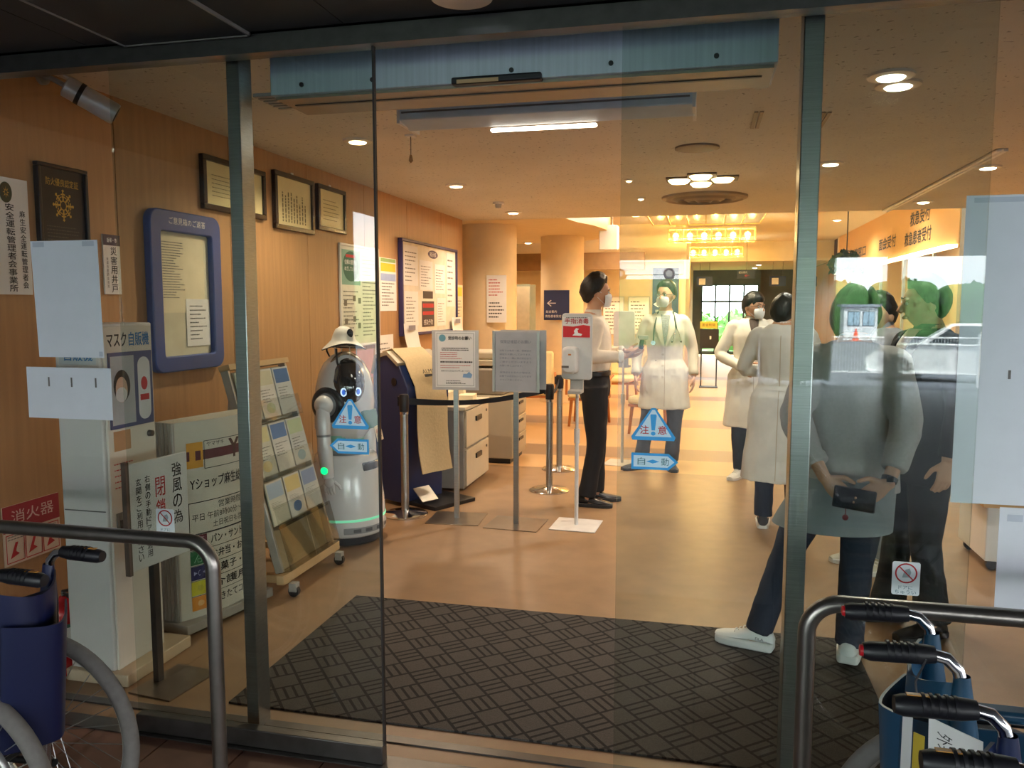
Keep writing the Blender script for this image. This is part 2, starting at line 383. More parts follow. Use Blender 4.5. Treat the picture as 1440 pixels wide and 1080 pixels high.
# far window at the corridor's end, the garden behind it
w3 = thing('window_3', None, None, (.77, 26.1, 1.2)); w3['kind'] = 'structure'
fm = MB().bb((-.1, 26.02, .0), (1.65, 26.1, .1))
for x in (-.1, .32, .74, 1.17, 1.6): fm.bb((x, 26.02, 0), (x + .05, 26.1, 2.2))
for z in (1.62, 2.14): fm.bb((-.1, 26.02, z), (1.65, 26.1, z + .06))
obj('window_frame', fm, mat('frame_dark', '#3b4a4a', .5), w3, 0)
for x in (-.05, .37, .79, 1.22): obj('window_pane', MB().bb((x, 26.05, .1), (x + .37, 26.06, 2.14)), GFIX, w3, 0)
# ------------------------------------------------------------------ outside, seen mirrored in the doors and through the far window
asph = mat('asphalt', '#585d68', .9, 0, .12, 3)
g = MB(); prof = [(-11, -.02), (-17, -.36), (-55, -.8), (-62, -.8)]
g.loft([[V((-60, y, z)), V((60, y, z)), V((60, y, z - .3)), V((-60, y, z - .3))] for y, z in prof])
struct('ground_car_park', g, asph)
struct('ground_beside_canopy', MB().bb((-60, -11, -.3), (-3.4, 30, -.02)).bb((12, -11, -.3), (60, 30, -.02)), asph)
struct('ground_garden', MB().bb((-30, 26.2, -.3), (30, 60, -.05)), mat('lawn', '#5b8a45', .9, 0, .25, 4))
def shrub_box(mb, c, r, e=.42):
    b = MB().ball((0, 0, 0), (1, 1, 1), 24, 14); q = lambda a: math.copysign(abs(a) ** e, a)
    return mb.add([V((c[0] + q(p.x) * r[0], c[1] + q(p.y) * r[1], c[2] + q(p.z) * r[2])) for p in b.v], b.f)
def leafy(mb, c, r, n, rnd):
    for _ in range(n):
        u = V((rnd.gauss(0, 1), rnd.gauss(0, 1), rnd.gauss(0, 1))).normalized()
        p = V(c) + V((u.x * r[0], u.y * r[1], abs(u.z) * r[2] if u.z < -.3 else u.z * r[2])) * rnd.uniform(.8, 1.05)
        s = rnd.uniform(.5, 1) * min(r) * .28; a = V((rnd.gauss(0, 1), rnd.gauss(0, 1), rnd.gauss(0, 1))).normalized(); b = a.cross(u).normalized()
        mb.add([p - a * s, p + b * s * .6, p + a * s, p - b * s * .6], [(0, 1, 2, 3)])
GREEN = mat('hedge_green', '#3f6b37', .8, 0, .3, 3); GREEN2 = mat('bush_green', '#6f9f52', .8, 0, .3, 3); BARK = mat('bark', '#5a4634', .9)
rnd = random.Random(3)
ORD = 'first second third fourth fifth sixth seventh eighth ninth tenth'.split()
for i in range(9):
    x = 4.6 + i * 4.6; b = thing('hedge_bush', 'tall clipped green bush, %s in the row behind the car park booth' % ORD[i], 'bush', (x, -58, -.8), group='bushes behind the car park')
    m1 = MB(); shrub_box(m1, (x, -58, 1.1), (2.29, 1.4, 1.95 + .12 * (i % 3))); leafy(m1, (x, -58, 1.2), (1.85, 1.45, 2.0 + .12 * (i % 3)), 260, rnd); obj('foliage', m1, GREEN, b); obj('trunk', MB().tube([(x, -58, -.9), (x, -58, .2)], .15), BARK, b)
for i in range(5):
    x = -1.5 + i * 1.3; b = thing('garden_bush', 'bright green garden bush, %s from the left beyond the corridor end window' % ORD[i], 'bush', (x, 30 + (i % 2), -.05), group='bushes beyond the far window')
    m1 = MB(); m1.ball((x, 30 + i % 2, .5), (.75, .6, .75), 12, 7); leafy(m1, (x, 30 + i % 2, .5), (.8, .65, .85), 160, rnd); obj('foliage', m1, GREEN2, b); obj('trunk', MB().tube([(x, 30 + i % 2, -.1), (x, 30 + i % 2, .3)], .06), BARK, b)
for x, r, k in ((.40, .705, 'one nearer the van'), (1.81, .705, 'one nearer the parked car')):  # made-up shrubs, added to keep bright sky out of the door reflection
    b = thing('sky_block_shrub', 'added sky-blocking evergreen shrub beyond the canopy edge, the %s of two' % k, 'shrub', (x, -12.2, -.1)); m1 = MB()
    m1.lathe([(0, .1), (r * .95, .2), (r, 1.2), (r, 3.2), (r * .6, 3.9), (0, 4.2)], (x, -12.2, -.1), 18)
    for i in range(14): leafy(m1, (x, -12.2, -.0 + i * .26), (r * .86, r * .92, .35), 60, rnd)
    obj('foliage', m1, mat('evergreen_dark', '#23361f', .9, 0, .3, 4), b); obj('trunk', MB().tube([(x, -12.2, -.2), (x, -12.2, .4)], .1), BARK, b)
struct('wall_embankment', MB().loft([[V((-40, -39, -.7)), V((1.5, -39, -.7)), V((1.0, -41, 3.0)), V((-40, -41, 3.0))], [V((-40, -60, -.7)), V((1.5, -60, -.7)), V((1.0, -60, 3.0)), V((-40, -60, 3.0))]]), mat('bank_green', '#4d6e42', .9, 0, .3, 2))
# guard booth and cone
BW = mat('booth_white', '#dfe3e8', .5)
b = thing('guard_booth', 'small white guard booth with two dark windows beyond the parked car', 'booth', (10.2, -54, -.8))
obj('booth_wall', MB().bb((9.2, -54.8, -.8), (11.3, -53.2, 1.45)), BW, b); obj('booth_roof', MB().bb((9.0, -55, 1.45), (11.5, -53, 1.62)), mat('booth_roof', '#8f9aa6', .6), b)
for x in (9.45, 10.4): wf = obj('window_frame', MB().bb((x - .04, -53.2, .16), (x + .74, -53.18, 1.14)), mat('booth_frame', '#3a424a', .4), b); [obj('window_pane', MB().bb((x + dx, -53.18, .2), (x + dx + .33, -53.165, 1.1)), mat('booth_pane', '#9fb9cc', .2), wf) for dx in (.0, .37)]
c = thing('traffic_cone', 'orange traffic cone standing in front of the guard booth', 'cone', (9.7, -51.6, -.77))
obj('cone_body', MB().lathe([(.22, .03), (.04, .8), (0, .8)], (9.7, -51.6, -.77), 16), mat('cone_orange', '#e2481f', .5), c); obj('cone_base', MB().bb((9.4, -51.9, -.77), (10.0, -51.3, -.73)), mat('cone_orange', '#e2481f', .5), c)
# white car and van
def car(name, label, loc, rz, prof, cab, width, wheels, wr, glassy):
    t = thing(name, label, 'car' if name == 'car' else 'van', loc, rz, local=True); hw = width / 2
    ring = lambda x, k: [V((px * 1.0, x, pz)) for px, pz in prof]
    obj('body', MB().loft([[V((px, -hw * .9, pz)) for px, pz in prof], [V((px, -hw, pz * .99)) for px, pz in prof], [V((px, hw, pz * .99)) for px, pz in prof], [V((px, hw * .9, pz)) for px, pz in prof]]), mat('car_white', '#eef0f2', .25, 0, .02, coat=.5), t, bevel=.04)
    obj('cabin', MB().loft([[V((px, -hw * .93 + (pz - .8) * .16, pz)) for px, pz in cab], [V((px, hw * .93 - (pz - .8) * .16, pz)) for px, pz in cab]]), mat('car_white', '#eef0f2'), t, bevel=.05)
    for pts in glassy:
        for s in (-1, 1): obj('window_pane', MB().add([V((px, s * (hw * .935 - (pz - .8) * .16 + .004), pz)) for px, pz in pts], [tuple(range(len(pts)))]), mat('booth_glass', '#28343c', .15), t)
    for x in wheels:
        for s in (-1, 1):
            wo = obj('wheel', MB().lathe([(0, -.1), (wr, -.1), (wr, .1), (0, .1)], (x, s * hw * .93, wr), 24, 'Y'), mat('tyre', '#1d1d1f', .8), t)
            obj('hub_cap', MB().lathe([(0, -.112), (wr * .62, -.112), (wr * .62, .112), (0, .112)], (x, s * hw * .93, wr), 10, 'Y'), ALU, wo)
    return t
car('car', 'white parked hatchback mirrored in the right glass', (6.3, -16.9, -.36), math.radians(205),
    [(-2.1, .25), (2.1, .25), (2.15, .6), (1.9, .85), (.9, .95), (-1.9, .95), (-2.15, .7)], [(-2.0, .9), (1.0, .92), (.25, 1.45), (-1.4, 1.48)], 1.7, (-1.3, 1.35), .31,
    [[(-1.75, .98), (-.5, .98), (-.5, 1.4), (-1.35, 1.4)], [(-.42, .98), (.75, .98), (.2, 1.4), (-.42, 1.4)]])
car('van', 'white van parked on the raised road behind the car park', (-3.4, -43, 3.02), math.radians(178),
    [(-2.2, .3), (2.2, .3), (2.25, .7), (2.1, 1.0), (-2.2, 1.0)], [(-2.2, .95), (2.0, .97), (1.5, 1.85), (-2.15, 1.9)], 1.7, (-1.4, 1.4), .32,
    [[(-2.0, 1.1), (-.9, 1.1), (-.9, 1.65), (-1.98, 1.65)], [(-.8, 1.1), (.4, 1.1), (.4, 1.65), (-.8, 1.65)], [(.5, 1.1), (1.75, 1.1), (1.4, 1.65), (.5, 1.65)]])
f = thing('mesh_fence', 'low white wire fence in front of the parked car', 'fence', (5, -13.6, -.15)); fm = MB()
for z in (.1, .85): fm.tube([(2.1, -13.6, z), (9, -13.6, z)], .02, 6)
obj('rail', fm, BW, f); fm = MB()
for i in range(115): fm.bb((2.13 + i * .06, -13.605, .1), (2.138 + i * .06, -13.595, .85))
o = obj('wire', fm, BW, f, 0); o['kind'] = 'stuff'
for i in range(5): obj('post', MB().tube([(2.1 + i * 1.72, -13.6, -.2), (2.1 + i * 1.72, -13.6, .95)], .03, 8), BW, f)
# ------------------------------------------------------------------ ceiling fittings and their light
WARM = (1, .79, .56); NEUT = (1, .90, .78)
BULBW = emis('lamp_warm', '#ffd9a0', 14); BULBN = emis('lamp_neutral', '#fff0d8', 14); RING = mat('ring_white', '#d8d0c2', .4)
def lamp(x, y, z, col, e, r=.06, spot=True):
    l = bpy.data.lights.new('lamp_light', 'SPOT' if spot else 'POINT'); l.energy = e * 1.6; l.color = col; l.shadow_soft_size = r
    if spot: l.spot_size = math.radians(150); l.spot_blend = .6
    o = bpy.data.objects.new('lamp_light', l); COL.objects.link(o); o.location = (x, y, z); return o
def downlight(x, y, z, label, warm=True, e=60, r=.085, group=None, lit=True):
    t = thing('downlight', label, 'ceiling light', (x, y, z), group=group)
    obj('trim_ring', MB().lathe([(r * .8, .0), (r * 1.12, 0), (r * 1.1, -.012), (r * .84, -.016)], (x, y, z), 28), RING, t)
    obj('lamp_face', MB().lathe([(0, -.004), (r * .82, -.004), (r * .6, -.022), (0, -.03)], (x, y, z), 24), BULBW if warm else BULBN, t)
    if e:
        o = lamp(x, y, z - .05, WARM if warm else NEUT, e); o.parent = t; o.location = (0, 0, -.05)
    return t
downlight(-2.23, 5.01, 2.6, 'glowing warm downlight above the robot, nearest the entrance on the left', e=62)
downlight(-2.19, 7.04, 2.6, 'glowing warm downlight above the copier, second along the left wall', e=62)
downlight(-2.17, 9.19, 2.6, 'glowing warm downlight before the round columns, third along the left wall', e=62)
downlight(.83, 4.2, 2.6, 'largest round white downlight, one of two touching near the entrance, nearer one', False, 30, .095)
downlight(.90, 4.38, 2.6, 'largest round white downlight, one of two touching near the entrance, farther one', False, 30, .095)
downlight(.91, 6.62, 2.6, 'white downlight to the right of the air vent, beside the steel post', False, 45)
downlight(2.13, 7.08, 2.6, 'white downlight just right of the ceiling track, nearer of two', False, 45)
downlight(2.19, 9.24, 2.6, 'white downlight just right of the ceiling track, farther of two', False, 45)
downlight(-.65, 7.07, 2.6, 'very small lit downlight left of the four lamp cluster', True, 0, .035)
downlight(-.64, 8.29, 2.6, 'very small lit downlight left of the round air vent', True, 0, .04)
for i, (x, y) in enumerate(((-3.35, 12.2), (-3.1, 13.0), (-3.45, 13.3), (-2.95, 13.6))):
    downlight(x, y, 2.6, ('small warm downlight between the two round columns, highest of four', 'small warm downlight between the two round columns, second highest', 'small warm downlight between the two round columns, third of four', 'small warm downlight between the two round columns, lowest of four')[i], True, 45 if i in (0, 3) else 0, .08)
for i, (x, y, e) in enumerate(((2.3, 12.5, 90), (2.35, 16, 90), (-1.05, 10.75, 0))):
    downlight(x, y, 3.1, ('small white downlight in the raised ceiling before the tan bulkhead', 'small white downlight in the raised ceiling, far along the tan bulkhead', 'small lit downlight in front of the first chandelier')[i], False, e, .1)
t = thing('lamp_cluster', 'cluster of four warm lamps set in one ceiling frame', 'ceiling light', (-.05, 7.15, 2.6))
obj('cluster_frame', MB().bb((-.16, 6.85, 2.585), (.08, 7.45, 2.6)).bb((-.34, 7.03, 2.586), (.26, 7.27, 2.6)), mat('bronze_frame', '#5b4a36', .5), t, bevel=.01)
for x, y in ((-.23, 7.15), (-.05, 6.95), (.13, 7.15), (-.05, 7.37)):
    obj('lamp_face', MB().lathe([(0, .0), (.095, 0), (.07, -.025), (0, -.035)], (x, y, 2.586), 20), BULBW, t)
o = lamp(0, 0, 0, WARM, 95, .15); o.parent = t; o.location = (0, 0, -.07)
# chandeliers: a row of six amber glass cells, a bulb in each
AMB = glass('amber_glass', (1.0, .90, .66), .05, .35)
BRASS = mat('brass', '#dcb968', .4, .55, .08); BULBC = emis('bulb_glow', '#ffdf9e', 16)
def chandelier(y, label, z0=2.66, d=.36, rows=1, cx=.1):
    t = thing('chandelier', label, 'chandelier', (cx, y, 3.1), group=None); n = 6; wd = 1.5; x0 = cx - wd / 2; s = wd / n
    fm = MB()
    for i in range(n + 1): fm.bb((x0 + i * s - .008, y - d / 2, z0), (x0 + i * s + .008, y - d / 2 + .016, 2.89)).bb((x0 + i * s - .008, y + d / 2 - .016, z0), (x0 + i * s + .008, y + d / 2, 2.89)).bb((x0 + i * s - .008, y - d / 2, z0), (x0 + i * s + .008, y + d / 2, z0 + .014))
    for yy in (y - d / 2, y + d / 2 - .012):
        for z in (z0, z0 + .07, 2.878): fm.bb((x0, yy, z), (x0 + wd, yy + .012, z + .012))
    obj('brass_frame', fm, BRASS, t, 0)
    obj('mount_plate', MB().bb((x0, y - d / 2, 2.89), (x0 + wd, y + d / 2, 2.91)).bb((cx - .6, y - .03, 2.9), (cx - .55, y + .03, 3.1)).bb((cx + .55, y - .03, 2.9), (cx + .6, y + .03, 3.1)), mat('shade_cream', '#f0dca8', .6), t)
    for i in range(n):
        a = x0 + i * s + .012; b = a + s - .024
        obj('glass_cell', MB().bb((a, y - d / 2 + .002, z0 + .015), (b, y + d / 2 - .002, z0 + .019)).bb((a, y - d / 2 + .002, z0 + .02), (b, y - d / 2 + .006, 2.87)).bb((a, y + d / 2 - .006, z0 + .02), (b, y + d / 2 - .002, 2.87)), AMB, t, 0)
        for r in range(rows):
            yb = y + (r - (rows - 1) / 2) * .36; bo = obj('bulb', MB().ball(((a + b) / 2, yb, z0 + .11), (.052, .052, .06), 14, 8), BULBC, t)
            obj('bulb_stem', MB().tube([((a + b) / 2, yb, z0 + .17), ((a + b) / 2, yb, 2.89)], .012, 8), BRASS, bo)
    for i in range(n):
        o = lamp(0, 0, 0, WARM, 21, .02, False); o.parent = t; o.location = (x0 + (i + .5) * s - cx, (.09 if rows > 1 else 0), z0 + .035 - 3.1)
    return t
chandelier(11.28, 'nearest and largest brass chandelier, six long glowing glass cells seen from below', 2.68, 1.64, 4, .0)
chandelier(15.0, 'middle brass chandelier of three, second row of six bulbs')
chandelier(19.6, 'farthest and smallest brass chandelier, third row of six bulbs')
# round air vent, speaker, detector, pull cord
t = thing('air_vent', 'large round ceiling air vent with concentric rings', 'air vent', (-.02, 8.36, 2.6)); DKR = mat('vent_bronze', '#6f5d45', .5)
for i, r in enumerate((.42, .31, .20, .1)):
    obj('vent_ring', MB().lathe([(r - .06, 0), (r, 0), (r * .99, -.02 - .004 * i), (r - .045, -.035 - .008 * i), (r - .06, -.02)], (-.02, 8.36, 2.6), 40), mat('vent_beige', '#8d7b60', .5) if i % 2 == 0 else DKR, t)
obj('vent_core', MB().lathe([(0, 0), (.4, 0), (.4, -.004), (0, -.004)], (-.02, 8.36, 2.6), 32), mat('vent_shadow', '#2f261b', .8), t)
t = thing('ceiling_speaker', 'flat round brown ceiling speaker between air curtain and lamp cluster', 'speaker', (-.07, 5.77, 2.6))
obj('speaker_ring', MB().lathe([(.12, 0), (.15, 0), (.15, -.012), (.12, -.015)], (-.07, 5.77, 2.6), 32), DKR, t); obj('speaker_grille', MB().lathe([(0, -.01), (.12, -.01), (.12, -.005), (0, -.004)], (-.07, 5.77, 2.6), 24), mat('grille_brown', '#85755d', .7), t)
t = thing('smoke_detector', 'small white smoke detector beside the second left downlight', 'detector', (-2.12, 8.3, 2.6))
obj('detector_base', MB().lathe([(0, 0), (.06, 0), (.06, -.02), (0, -.02)], (-2.12, 8.3, 2.6), 20), WHITE, t); obj('sensor_head', MB().lathe([(0, -.02), (.035, -.02), (.03, -.06), (0, -.065)], (-2.12, 8.3, 2.6), 16), GREYP, t)
t = thing('pull_cord', 'thin pull cord with a wooden knob hanging left of the grey screen case', 'cord', (-1.84, 4.95, 2.6))
obj('cord', MB().tube([(-1.84, 4.95, 2.6), (-1.84, 4.95, 2.47)], .003, 6), INK_GREY, t); obj('knob', MB().lathe([(0, .03), (.008, .025), (.014, -.01), (0, -.025)], (-1.84, 4.95, 2.45), 12), mat('knob_wood', '#8a6b45', .5), t)
obj('cord_plate', MB().bb((-1.87, 4.92, 2.59), (-1.81, 4.98, 2.6)), WHITE, t)
t = obj('ceiling_track', MB().bb((1.945, 6.3, 2.58), (1.972, 9.98, 2.6)).bb((1.988, 6.3, 2.58), (2.015, 9.98, 2.6)).bb((1.945, 6.3, 2.594), (2.015, 9.98, 2.6)), mat('track_grey', '#e6e3de', .35)); tag(t, 'long narrow grey ceiling track running deep into the lobby', 'track')
for i, (x, y) in enumerate(((.62, 4.9), (.25, 4.8))):
    t = obj('slot_diffuser', MB().bb((x, y, 2.592), (x + .02, y + .42, 2.6)).bb((x + .03, y, 2.592), (x + .05, y + .42, 2.6)), mat('vent_beige', '#8d7b60', .5)); tag(t, ('narrow slot vent in the ceiling behind the double downlight', 'narrow slot vent in the ceiling just left of the right steel post')[i], 'vent')
# air curtain / door operator, grey screen case with lamp strip
t = thing('air_curtain', 'long brushed steel air curtain unit hanging inside above the doorway', 'air curtain', (-.64, 2.72, 2.24)); SSH = mat('satin_steel', '#b4bfc8', .5, .35, .08, 6, (14, 1, .3))
obj('housing', MB().bb((-1.48, 2.60, 2.245), (.20, 2.86, 2.59)), SSH, t, bevel=.003)
obj('bottom_plate', MB().bb((-1.47, 2.62, 2.235), (.19, 2.85, 2.245)), mat('dull_steel', '#8a8175', .4, .8), t)
obj('outlet_slot', MB().bb((-1.44, 2.70, 2.232), (.16, 2.715, 2.2352)), BLACK, t)
s_ = obj('motion_sensor', MB().bb((-.82, 2.585, 2.238), (-.52, 2.66, 2.262)), BLACK, t, bevel=.006); obj('sensor_lens', MB().bb((-.80, 2.583, 2.24), (-.66, 2.586, 2.252)), mat('lens_tan', '#b99a70', .2), s_)
for x in (-1.36, -1.1, -.62, -.3, .02): obj('bolt', MB().lathe([(0, -.004), (.008, -.004), (.008, 0), (0, 0)], (x, 2.60, 2.275), 10, 'Y'), BLACK, t)
for i in range(6): obj('end_louver', MB().bb((-1.56, 2.62 + i * .035, 2.25), (-1.485, 2.64 + i * .035, 2.262)), GREYP, t)
t = thing('screen_case', 'pale grey ceiling screen case above the doorway with a bright lamp strip below', 'screen case', (-.76, 3.78, 2.5)); SC = mat('case_grey', '#c6d2dc', .5)
obj('case', MB().loft([[V((x, 3.72, 2.6)), V((x, 3.70, 2.40)), V((x, 3.86, 2.38)), V((x, 4.0, 2.6))] for x in (-1.44, -.06)]), SC, t, bevel=.006)
for x in (-1.445, -.07): obj('end_cap', MB().bb((x, 3.70, 2.385), (x + .015, 3.98, 2.6)), WHITE, t)
obj('seam_strip', MB().bb((-1.42, 3.694, 2.43), (-.08, 3.70, 2.437)), INK_GREY, t)
for x in (-1.15, -.38): obj('screw', MB().lathe([(0, -.006), (.01, -.006), (.01, 0), (0, 0)], (x, 3.70, 2.46), 10, 'Y'), ALU, t)
obj('lamp_strip', MB().bb((-1.03, 3.87, 2.362), (-.51, 3.90, 2.379)), emis('tube_white', '#fff0dc', 9), t, bevel=.01)
o = lamp(0, 0, 0, NEUT, 9, .2); o.parent = t; o.location = (0, .12, -.2)
# hanging box sign in the lobby, corridor sign, light under the right bulkhead
t = thing('hanging_box_sign', 'lit white box sign hanging from thin rods before the second column', 'sign', (-1.37, 11.9, 2.6)); 
obj('sign_box', MB().bb((-1.5, 11.75, 2.33), (-1.24, 11.95, 2.68)), WHITE, t, bevel=.01); obj('lit_face', MB().bb((-1.24, 11.77, 2.35), (-1.232, 11.93, 2.66)), emis('sign_lit', '#fff1cf', 3), t)
obj('rod', MB().tube([(-1.42, 11.85, 2.68), (-1.42, 11.85, 3.1)], .008, 6), DKSTEEL, t); obj('rod', MB().tube([(-1.32, 11.85, 2.68), (-1.32, 11.85, 3.1)], .008, 6), DKSTEEL, t)
NAVY = mat('sign_navy', '#26325e', .5, 0, .04)
t = thing('corridor_sign', 'small dark hanging sign with a red arrow above the corridor', 'sign', (.82, 17, 2.1))
fs = front(.64, 16.98, 2.07); obj('sign_panel', MB().bb((.64, 16.98, 2.07), (.99, 17.02, 2.24)), mat('sign_black', '#22222a', .5), t); text(t, fs, '総合案内', .11, .12, .16, .045, INK_WHITE); text(t, fs, '←', .19, .055, .1, .05, INK_RED)
obj('rod', MB().tube([(.82, 17, 2.24), (.82, 17, 3.1)], .006, 6), DKSTEEL, t)
for i, (x, y) in enumerate(((-.2, 21.5), (1.6, 21.5), (2.4, 22))):
    t = thing('hanging_sign', ('small blue hanging sign left of the far window', 'small blue hanging sign right of the far window, left one', 'small blue hanging sign right of the far window, right one')[i], 'sign', (x, y, 2))
    obj('sign_panel', MB().bb((x, y, 2.02), (x + .4, y + .03, 2.27)), NAVY, t); obj('white_square', MB().bb((x + .06, y - .004, 2.06), (x + .22, y, 2.22)), INK_WHITE, t)
    for dx in (.08, .32): obj('rod', MB().tube([(x + dx, y + .015, 2.27), (x + dx, y + .015, 2.62)], .006, 6), DKSTEEL, t)
t = obj('bulkhead_lamp', MB().bb((2.9, 11, 2.235), (3.02, 19.8, 2.275)), emis('strip_cream', '#fff2c8', 7)); tag(t, 'long bright lamp strip under the tan bulkhead over the reception counter', 'lamp strip')
for y in (13, 17):  # invented panels, added to house the fill lamps that brighten the reception
    t = thing('added_panel_light', 'added flat ceiling panel light over the reception counter, %s one' % ('nearer' if y == 13 else 'farther'), 'ceiling light', (4, y, 3.1)); obj('panel_frame', MB().bb((3.37, y - .63, 3.07), (4.63, y + .63, 3.1)), RING, t); obj('panel_face', MB().bb((3.4, y - .6, 3.06), (4.6, y + .6, 3.07)), emis('panel_lit', '#fff3d6', 5), t)
    l = bpy.data.lights.new('reception_fill', 'AREA'); l.energy = 60; l.size = 1.2; l.color = (1, .86, .6); o = bpy.data.objects.new('reception_fill', l); COL.objects.link(o); o.location = (4, y, 3.05)
downlight(-1.2, 14.4, 3.1, 'added warm fill downlight in the raised ceiling before the back wall notices', True, 150, .12); downlight(1.4, 22.6, 2.62, 'added white fill downlight in the corridor ceiling before the far window', False, 90, .1); downlight(1.4, 24.4, 2.62, 'added white fill downlight in the corridor ceiling closest to the far window', False, 40, .1)  # invented fittings for fill lamps added to brighten back lobby and corridor
# ------------------------------------------------------------------ things on the left wall
def poster(name, label, cat, fr, wd, ht, fm, sheet, fw=.02, depth=.02, group=None):
    t = thing(name, label, cat, fr.p(wd / 2, 0, 0), group=group)
    if fm:
        for a0, b0, a1, b1 in ((0, 0, wd, fw), (0, ht - fw, wd, ht), (0, fw, fw, ht - fw), (wd - fw, fw, wd, ht - fw)):
            obj('frame_bar', MB().fbox(fr, a0, b0, a1, b1, 0.001, depth), fm, t, bevel=min(.004, depth / 4))
        obj('sheet', MB().fbox(fr, fw, fw, wd - fw, ht - fw, .001, depth * .55), sheet, t, 0)
    else: obj('sheet', MB().fbox(fr, 0, 0, wd, ht, .001, depth), sheet, t, 0)
    return t
def rim(mb, fr, a0, b0, a1, b1, t, c):
    mb.fquad(fr, a0, b0, a1, b0 + t, c); mb.fquad(fr, a0, b1 - t, a1, b1, c); mb.fquad(fr, a0, b0, a0 + t, b1, c); mb.fquad(fr, a1 - t, b0, a1, b1, c); return mb
# white plaque
f = wallL(2.78, 1.57); t = poster('plaque', 'tall white wall plaque with vertical black writing and a green crest', 'plaque', f, .31, .51, None, WHITE, depth=.015)
text(t, f, '安全運転管理者会事業所', .205, .205, .045, .39, INK, .0165, True, bold=.0008); text(t, f, '麻生安全運転管理者会', .272, .20, .030, .35, INK, .0165, True, bold=.0006)
obj('crest', MB().fpoly(f, [(.19 + .032 * math.cos(a * PI / 12), .445 + .045 * math.sin(a * PI / 12)) for a in range(24)], .015, .018), mat('crest_green', '#33402a', .5), t)
cm = MB(); [cm.fpoly(f, [(.19 + .018 * math.cos(a), .445 + .026 * math.sin(a)), (.19 + .006 * math.cos(a + .4), .445 + .009 * math.sin(a + .4)), (.19 + .006 * math.cos(a - .4), .445 + .009 * math.sin(a - .4))], .0185) for a in [k * PI / 4 for k in range(8)]]; obj('crest_mark', cm, GOLD, t)
# black plaque with gold emblem
f = wallL(3.14, 1.74); t = poster('plaque', 'black wall plaque with a gold flower emblem and gold heading', 'plaque', f, .31, .44, BLACK, mat('plaque_black', '#111319', .5), .018, .03)
text(t, f, '防火優良認定証', .155, .36, .20, .036, GOLD, .018); em = MB(); cx, cy = .155, .255
for k in range(8):
    a = k * PI / 4; ca, sa = math.cos(a), math.sin(a); P = lambda r, o: (cx + r * ca - o * sa, cy + (r * sa + o * ca) * 1.15)
    em.fpoly(f, [P(.018, -.004), P(.058, -.003), P(.058, .003), P(.018, .004)], .018); em.fpoly(f, [P(.04, -.014), P(.046, -.014), P(.05, 0), P(.046, .014), P(.04, .014), P(.045, 0)], .0182); em.fpoly(f, [P(.06, -.008), P(.066, 0), P(.06, .008), P(.052, 0)], .0183)
for r in (.016, .033):
    for k in range(20):
        a, b = k * PI / 10, (k + .8) * PI / 10; em.fpoly(f, [(cx + r * math.cos(a), cy + r * 1.15 * math.sin(a)), (cx + (r + .005) * math.cos(a), cy + (r + .005) * 1.15 * math.sin(a)), (cx + (r + .005) * math.cos(b), cy + (r + .005) * 1.15 * math.sin(b)), (cx + r * math.cos(b), cy + r * 1.15 * math.sin(b))], .0181)
obj('emblem', em, GOLD, t, 0); obj('small_print', scrib(MB(), f, .05, .05, .26, .16, 7, .018, .3), mat('print_dim', '#4a4a44', .6), t, 0)
# small plaque
f = wallL(3.555, 1.58); t = poster('plaque', 'small narrow white plaque with a dark boxed heading below the wall camera', 'plaque', f, .12, .305, None, WHITE, depth=.01)
obj('heading_block', MB().fbox(f, .0, .25, .12, .305, .01, .012), mat('plaque_violet', '#3c3048', .5), t); text(t, f, '飯塚・市', .06, .277, .07, .024, INK_WHITE, .0125); text(t, f, '災害用井戸', .07, .125, .044, .24, INK, .0115, True, bold=.0006); text(t, f, '飯塚市医師会病院', .024, .11, .013, .16, INK, .0115, True)
# wall camera
t = thing('wall_camera', 'silver tube security camera on an arm high on the left wall', 'camera', (-3, 3.36, 2.55)); A, B = V((-2.90, 3.25, 2.535)), V((-2.745, 3.39, 2.425)); d = (B - A).normalized()
obj('wall_bracket', MB().lathe([(0, 0), (.035, 0), (.035, .02), (0, .02)], (-3, 3.22, 2.57), 16, 'X').tube([(-2.99, 3.22, 2.57), (-2.94, 3.22, 2.56), A + d * .02], .012, 8), GREYP, t)
obj('housing', MB().tube([A, A + d * .005, B - d * .01, B], [.040, .050, .052, .049], 20), mat('camera_silver', '#d2d6da', .28, .35), t); obj('sun_hood', MB().fbox(Fr(A + V((0, 0, .045)), d, V((.4, 0, .9))), -.0, -.002, .19, .004, -.035, .035), mat('camera_silver', '#b3b7ba'), t)
obj('lens', MB().tube([B - d * .002, B + d * .004], [.040, .034], 18), BLACK, t); obj('label_band', MB().tube([A + d * .06, A + d * .08], .0525, 20), BLACK, t)
# blue opinion board
f = wallL(3.87, 1.14); t = thing('notice_case', 'rounded blue framed notice case holding two paper sheets', 'notice board', f.p(.33, 0, 0)); BL = mat('frame_blue', '#3b4e8c', .4, 0, .05)
def rrect(x0, y0, x1, y1, r, n=5):
    P = []
    for cx, cy, a0 in ((x1 - r, y0 + r, -90), (x1 - r, y1 - r, 0), (x0 + r, y1 - r, 90), (x0 + r, y0 + r, 180)):
        P += [(cx + r * math.cos(math.radians(a0 + 90 * k / n)), cy + r * math.sin(math.radians(a0 + 90 * k / n))) for k in range(n + 1)]
    return P
def frame_ring(mb, fr, outer, inner, c0, c1):
    n = len(outer); vs = [fr.p(a, b, c) for P, c in ((outer, c0), (outer, c1), (inner, c1), (inner, c0)) for a, b in P]
    fs = []
    for k in range(4):
        for i in range(n): fs.append((k * n + i, k * n + (i + 1) % n, ((k + 1) % 4) * n + (i + 1) % n, ((k + 1) % 4) * n + i))
    return mb.add(vs, fs)
